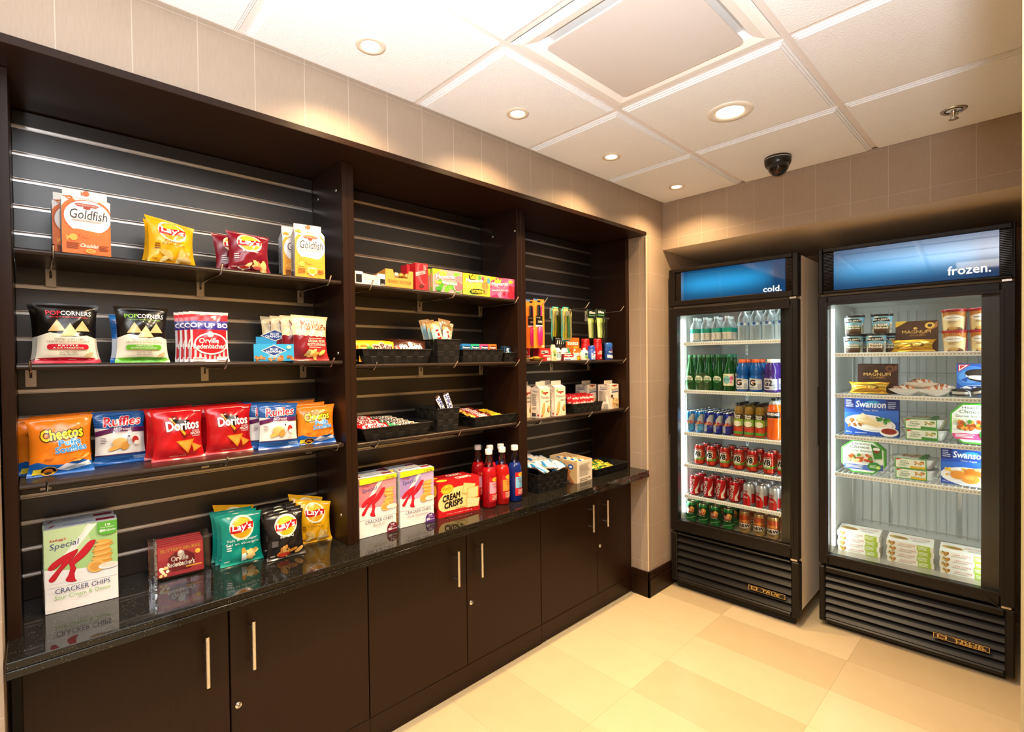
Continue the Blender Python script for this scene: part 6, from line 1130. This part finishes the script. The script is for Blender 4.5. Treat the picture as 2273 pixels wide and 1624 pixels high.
def MAG(b, sub, g): return [R(b, 0, 0, 1, 1), P('a8703a' if g else '7a4a34', (.55, .5), (1, .98), (1, .8)), El('e0a83a' if g else '6a3a24', .82, .84, .12, .10), El('f4dc8a' if g else '8a5a3a', .82, .84, .08, .065), El(b, .82, .84, .06, .05), Tx('d8b060', 'MAGNUM', .16, .60, .84, .70, b=.015), Tx('c89a4a', sub, .34, .51, .72, .57), El('d8b060', .48, .76, .05, .04), El('8a5a2a', .5, .28, .3, .12), El('c8863a' if g else '4a2a1a', .52, .28, .22, .09), El('f0d8a8', .55, .22, .1, .05)] + ([P('e8b83a', (0, 1), (.3, 1), (0, .8))] if g else [])
place(carton('ice_cream_box', .168, .158, .05, '4a2a14', MAG('4a2a14', 'GOLD?!', True)), 'f', .398, .18, zf[0], .02, 'brown and gold ice cream bar box on the top freezer shelf', 'ice cream box')
GB = [P('b88420', (0, .1), (1, .0), (1, .3), (0, .36)), P('f2d878', (0, .55), (1, .62), (1, .74), (0, .68)), El('8a5a1a', .62, .5, .18, .24), El('e8c45a', .62, .5, .12, .16), P('8a6414', (.1, .2), (.5, .3), (.5, .4), (.1, .34))]
ogb = bag('ice_cream_bar', .172, .066, .03, 'd8a42c', GB, 33, 0, 'm', 20, 10, .016, flare=.05, pinch=.12)
place(ogb, 'f', .388, .125, zf[0]+.0, 0, 'gold foil ice cream bar propped before the gold box', 'ice cream bar', 'gold foil ice cream bars'); ogb.rotation_euler.x = -.5
place(carton('ice_cream_box', .172, .158, .05, '3a1f16', MAG('3a1f16', 'CLASSIC', False)), 'f', .234, .18, zf[1], .0, 'dark brown ice cream bar box on the second freezer shelf', 'ice cream box')
o = dup(ogb); place(o, 'f', .203, .125, zf[1], 0, 'gold foil ice cream bar propped before the dark brown box', 'ice cream bar', 'gold foil ice cream bars'); o.rotation_euler.x = -.5
PAPER = bolt(('b8643a', 'c87a4a', 'a8542e'), 26, .03, .05, .97, .95, .07, .06, 9) + bolt('f6efe6', 14, .05, .1, .95, .9, .03, .03, 4)
opw = bag('wrapped_cone', .125, .075, .045, 'f1e8de', PAPER, 41, 0, 'c', 16, 12, .014, flat=True, flare=.05, pinch=.15)
for i, (u, d, z, a) in enumerate(((.355, .135, .0, .2), (.475, .14, .0, -.15), (.405, .20, .004, .5), (.420, .15, .032, .1), (.50, .2, .006, -.4))):
    o = opw if i == 0 else dup(opw); place(o, 'f', u, d, zf[1]+z+.002, a, ('white and brown paper wrapped treat at the left of the pile', 'white and brown paper wrapped treat at the right of the pile', 'white and brown paper wrapped treat at the back of the pile', 'white and brown paper wrapped treat on top of the pile', 'white and brown paper wrapped treat in the back right corner')[i], 'wrapped treat', 'paper wrapped treats')
OREO = [R('1d4fa8', 0, 0, 1, 1), El('3a7ad0', .35, .6, .4, .34), El('5a9ae4', .3, .6, .25, .2), P('c4202a', (.04, .98), (.34, .98), (.04, .74)), P('f4f4f4', (.06, .96), (.28, .96), (.06, .78)), P('c4202a', (.08, .945), (.22, .945), (.08, .83)), El('e9e4da', .62, .60, .40, .15, -6), El('1d1512', .62, .68, .42, .15, -6, 24), El('2d221c', .6, .71, .34, .09, -6), El('1d1512', .62, .52, .36, .08, -6), El('e9e4da', .62, .565, .38, .07, -6), P('1d4fa8', (.1, .5), (.3, .62), (.24, .44)), El('e4ecf4', .56, .20, .50, .15, 0, 26), El('1a3f8f', .56, .20, .48, .135, 0, 26), Tx('f6f8fb', 'OREO', .14, .11, .98, .29, b=.07)]
place(carton('ice_cream_box', .152, .158, .06, '1d4fa8', OREO), 'f', .628, .19, zf[1], .0, 'blue cookie ice cream sandwich box cut off by the door frame', 'ice cream box')
def sandwich():
    t = thing('ice_cream_sandwich', 'x', 'ice cream sandwich', group='wrapped cookie sandwiches'); mb = MB(); mb.lathe([(.038, .004), (.04, .006), (.04, .012)], M('1f1713', 'd'), 24); mb.lathe([(.037, .012), (.0385, .016), (.037, .026)], M('ece4d8', 'd'), 24); mb.lathe([(.04, .026), (.04, .033), (.037, .035)], M('1f1713', 'd'), 24); mb.build('cookie', t)
    mb = MB(); r_ = random.Random(3); nn = 20; prof = [(.046, .001), (.049, .014), (.046, .03), (.034, .0385), (0, .0385)]; vs = [((r0+r_.uniform(-.002, .003))*math.cos(2*PI*i/nn), (r0+r_.uniform(-.002, .003))*math.sin(2*PI*i/nn), z0+r_.uniform(-.001, .001)*(z0 > .005)) for r0, z0 in prof for i in range(nn)]
    mb.add(vs, [(j*nn+i, j*nn+(i+1) % nn, (j+1)*nn+(i+1) % nn, (j+1)*nn+i) for j in range(4) for i in range(nn)], CELLO, True); mb.build('clear_wrapper', t); return t
s0 = sandwich()
for i, (u, d, z, rx, lb) in enumerate(((.575, .145, .0005, 0, 'clear wrapped cookie sandwich lying flat at the left'), (.646, .150, .012, .35, 'clear wrapped cookie sandwich tilted up at the right'))):
    o = s0 if i == 0 else dup(s0); place(o, 'f', u, d, zf[1]+z, .2, lb, 'ice cream sandwich'); o.rotation_euler.y = -rx
SWT = lambda sub, dish: [R('1c50b4', 0, 0, 1, 1), P('2a6ad0', (0, .3), (1, .4), (1, .7), (0, .6)), R('1a2f7a', 0, .70, .20, 1), R('1a2f7a', .78, .70, 1, 1), El('3aa0e0', .5, .84, .16, .09, 12), P('1c50b4', (.3, .76), (.6, .82), (.7, .78), (.5, .7)), Tx('f4f6fb', 'Swanson', .22, .75, .77, .92, b=.03, sh=.12), Tx('dfe8f6', sub, .35, .64, .63, .70, sh=.2)] + lines('c9d4ee', .03, .74, .17, .95, 4, 2) + lines('c9d4ee', .81, .74, .97, .92, 4, 3) + dish + [Tx('e4ecf8', '283 g', .03, .05, .14, .10)] + lines('c9d4ee', .2, .05, .5, .09, 1)
TURK = [El('e9eef4', .48, .33, .47, .22, -6, 30), El('c8cfd8', .48, .33, .43, .19, -6, 28), El('f1ede6', .48, .34, .41, .18, -6, 26)] + bolt(('a86a2e', 'b87e3c', '8f5a26'), 16, .08, .25, .45, .42, .05, .03, 2) + [P('eddcb8', (.2, .46), (.35, .60), (.46, .52), (.78, .28), (.6, .24), (.3, .34)), P('e0c898', (.3, .44), (.44, .52), (.72, .28), (.6, .27)), P('d8b880', (.2, .4), (.5, .34), (.66, .24), (.3, .32))] + bolt(('3f8a3a', '56a044', '2f7430'), 16, .58, .36, .86, .48, .035, .03, 6) + [El('f1ede6', .83, .13, .17, .12), El('8f2a1c', .83, .15, .14, .08)]
NUGG = [El('e9eef4', .55, .24, .56, .26, -4, 30), El('f3efe8', .55, .25, .52, .23, -4, 28)] + bolt(('eec04a', 'e4ae36', 'f2cf66'), 26, .08, .26, .55, .46, .03, .025, 3) + [El('d98a34', .30, .28, .13, .12), El('c87424', .55, .36, .14, .12), El('dc9038', .52, .20, .16, .13), El('c87424', .82, .34, .16, .13), El('d98a34', .86, .19, .16, .13), El('e6a850', .5, .23, .08, .05), El('e6a850', .84, .24, .08, .05), P('f0cf7a', (.58, .5), (.84, .54), (.85, .46), (.6, .43))]
o = carton('frozen_dinner_box', .236, .200, .045, '1c50b4', SWT('Turkey / Dinde', TURK), (), [R('173f94', 0, 0, 1, 1)]); place(o, 'f', .214, .135, zf[2], .02, 'blue turkey dinner box at the left of the third freezer shelf', 'frozen dinner', 'blue frozen dinner boxes')
o = carton('frozen_dinner_box', .208, .200, .045, '1c50b4', SWT('Chicken Nuggets', NUGG)); o.scale = (1, 1, .88); place(o, 'f', .601, .135, zf[3], .0, 'blue chicken nugget dinner box at the right, cut by the frame', 'frozen dinner', 'blue frozen dinner boxes')
def octbox(nm, band, food, green):
    w, h, d, c = .196, .198, .045, .050; mb = MB(); poly = [(-w/2+c, 0), (w/2-c, 0), (w/2, c), (w/2, h-c), (w/2-c, h), (-w/2+c, h), (-w/2, h-c), (-w/2, c)]; mb.prism(poly, 0, d, M('4fae3a', 'c'))
    def op(ins): a = ins; e = c+a*.41; return [((x+w/2)/w, z/h) for x, z in [(-w/2+e, a), (w/2-e, a), (w/2-a, e), (w/2-a, h-e), (w/2-e, h-a), (-w/2+e, h-a), (-w/2+a, h-e), (-w/2+a, e)]]
    pl = op(.008); lo = [pl[0], pl[1], pl[2], (pl[2][0], .28), (pl[7][0], .22), pl[7]]
    sp = [('p', 'f2f4ee', pl), P('dcebc4', (.06, .62), (.94, .58), (.94, .45), (.06, .45)), ('p', 'eef0e8', lo), P(band, (.05, .24), (.95, .30), (.95, .12), (.80, .10), (.12, .10), (.05, .18)), Tx('4a6a3a', 'Healthy', .26, .85, .66, .92), Tx('4a6a3a', 'Choice', .20, .75, .64, .84, b=.01), Tx('5a7a4a', 'Gourmet Steamers', .12, .65, .72, .72, sh=.3), El('eef0ec', .44, .42, .40, .17, 0, 26), El('d8dcd4', .44, .42, .36, .14, 0, 24)] + bolt(food, 46, .18, .36, .70, .56, .045, .04, 7) + lines('f6f0f4', .12, .14, .6, .24, 3, 4) + [P('2f7a2a', (.68, .92), (.92, .80), (.93, .5), (.76, .46)), El('f0ece0', .81, .77, .08, .05), El('8a2a22', .81, .69, .07, .04), El('2f8030', .76, .24, .15, .13), El('c4d86a', .85, .22, .05, .05)] + lines('cfe4b4', .66, .19, .84, .29, 3, 2) + [R('f0ebe0', .05, .36, .14, .46)]
    decal(mb, flatS(-w/2), w, h, sp, 'c'); return mb.build('frozen_dinner_box')
o = place(octbox('a', '4a6ab4', ('c8452a', 'e8d27a', '5a8a34', 'e9c9a0', 'b8602e'), 1), 'f', .178, .135, zf[3], .02, 'green edged octagonal dinner box with a blue band, lower left', 'frozen dinner', 'octagonal dinner boxes'); o.scale = (1, 1, .885)
o = place(octbox('b', 'd8508a', ('d8702a', 'b85a24', '4a8a34', 'e89a3a', 'a84a24'), 1), 'f', .617, .135, zf[2], -.0, 'green edged octagonal dinner box with a pink band at the right', 'frozen dinner', 'octagonal dinner boxes'); o.scale = (.88, 1, .97)
def hcbowl(col, food):
    t = thing('steamer_meal', 'x', 'frozen dinner'); mb = MB(); out = []
    for s, z in ((.80, .0), (.94, .03), (1.0, .046), (1.03, .047), (1.03, .050)): out.append([(s*.094*math.copysign(abs(math.cos(a))**.6, math.cos(a)), .075+s*.07*math.copysign(abs(math.sin(a))**.6, math.sin(a)), z) for a in [2*PI*i/28 for i in range(28)]])
    vs = [p for rg in out for p in rg]; mb.add(vs, [(j*28+i, j*28+(i+1) % 28, (j+1)*28+(i+1) % 28, (j+1)*28+i) for j in range(4) for i in range(28)], M('e3e4e0', 'p'), True); mb.add(out[-1], [tuple(range(28))], M('c9ccc8', 'p')); mb.add(out[0], [tuple(range(28))[::-1]], M('e3e4e0', 'p')); mb.build('tray', t)
    mb = MB(); x0, x1 = -.070, .055; G_ = M('4fa43a', 'c')
    mb.box((x0, -.002, 0), (x1, -.0005, .053), G_); mb.box((x0, -.002, .0515), (x1, .152, .053), M('e9efe0', 'c')); mb.box((x0, .150, 0), (x1, .152, .053), G_)
    decal(mb, flatS(x0, -.002), x1-x0, .053, [P('eef2e4', (.03, .08), (.97, .08), (.97, .92), (.03, .92)), P('c4202a', (.04, .74), (.22, .9), (.04, .92)), Tx('4a6a3a', 'Healthy', .16, .62, .42, .78), Tx('4a6a3a', 'Choice', .16, .44, .46, .62, b=.02), P('3f8f3a' if col == 0 else 'e0b82a', (.5, .08), (.97, .08), (.97, .26), (.5, .30)), El('f4f4ee', .78, .6, .2, .28)] + bolt(food, 22, .64, .5, .92, .74, .035, .06, 3) + lines('7a9a5a', .12, .24, .44, .4, 2), 'c'); decal(mb, lambda x, z, o: (x0+x, -.002+z, .053+o), x1-x0, .152, [El('f0ece4', .45, .5, .36, .4)] + bolt(food, 30, .2, .25, .7, .75, .05, .05, 5) + [P('3f8f3a', (.75, 0), (1, 0), (1, 1), (.85, 1))], 'c'); mb.build('sleeve', t); return t
h1 = hcbowl(0, ('c8b45a', '6a9a3a', 'd8c88a')); h2 = hcbowl(1, ('d8a04a', 'b86a34', 'e4c87a'))
for i, (src, new, u, z, zz, lb) in enumerate(((h1, 0, .432, 2, 0, 'lower green sleeved steamer meal on the third freezer shelf'), (h1, 1, .428, 2, .0535, 'upper green sleeved steamer meal on the third freezer shelf'), (h2, 0, .390, 3, 0, 'lower green sleeved steamer meal on the fourth freezer shelf'), (h2, 1, .388, 3, .0535, 'upper green sleeved steamer meal on the fourth freezer shelf'))): place(src if not new else dup(src), 'f', u, .125, zf[z]+zz, -.01, lb, 'frozen dinner', 'sleeved steamer meals')
LC = [R('f1efe6', 0, 0, 1, 1), P('a8c43a', (.66, 0), (.94, 0), (.94, 1), (.66, 1)), Tx('c43a34', 'LEAN CUISINE', .28, .50, .62, .80, b=.01)] + lines('9a958a', .24, .18, .6, .42, 2, 3) + lines('eef4dc', .68, .15, .92, .85, 3, 4) + bolt(('c89a4a', 'a86a2e', '7a8a3a', 'e0c07a'), 14, .03, .3, .18, .85, .04, .16, 6)
LCT = [R('f3f1ea', 0, 0, 1, 1), Tx('c43a34', 'LEAN CUISINE', .48, .58, .92, .76), El('c8a05a', .25, .5, .22, .18, -14), El('9a6a34', .28, .5, .16, .1, -14), El('7a8a3a', .2, .55, .08, .06)] + lines('b0aba0', .55, .3, .9, .5, 2)
ol = carton('frozen_dinner_box', .188, .0268, .15, 'f1efe6', LC, (), [R('e9e6da', 0, 0, 1, 1)], LCT); n = 0
for s, (u, a) in enumerate(((.157, .05), (.376, .05), (.588, .03))):
    for i in range(4):
        o = ol if n == 0 else dup(ol); n += 1; place(o, 'f', u+.002*(-1)**i, .135-(.0 if s < 2 else .005), FFL+.0272*i, a+.01*(-1)**i, f'white and green dinner box, {["lowest", "second", "third", "topmost"][i]} of the {["left", "middle", "right"][s]} stack on the freezer floor', 'frozen dinner', 'flat white dinner boxes')
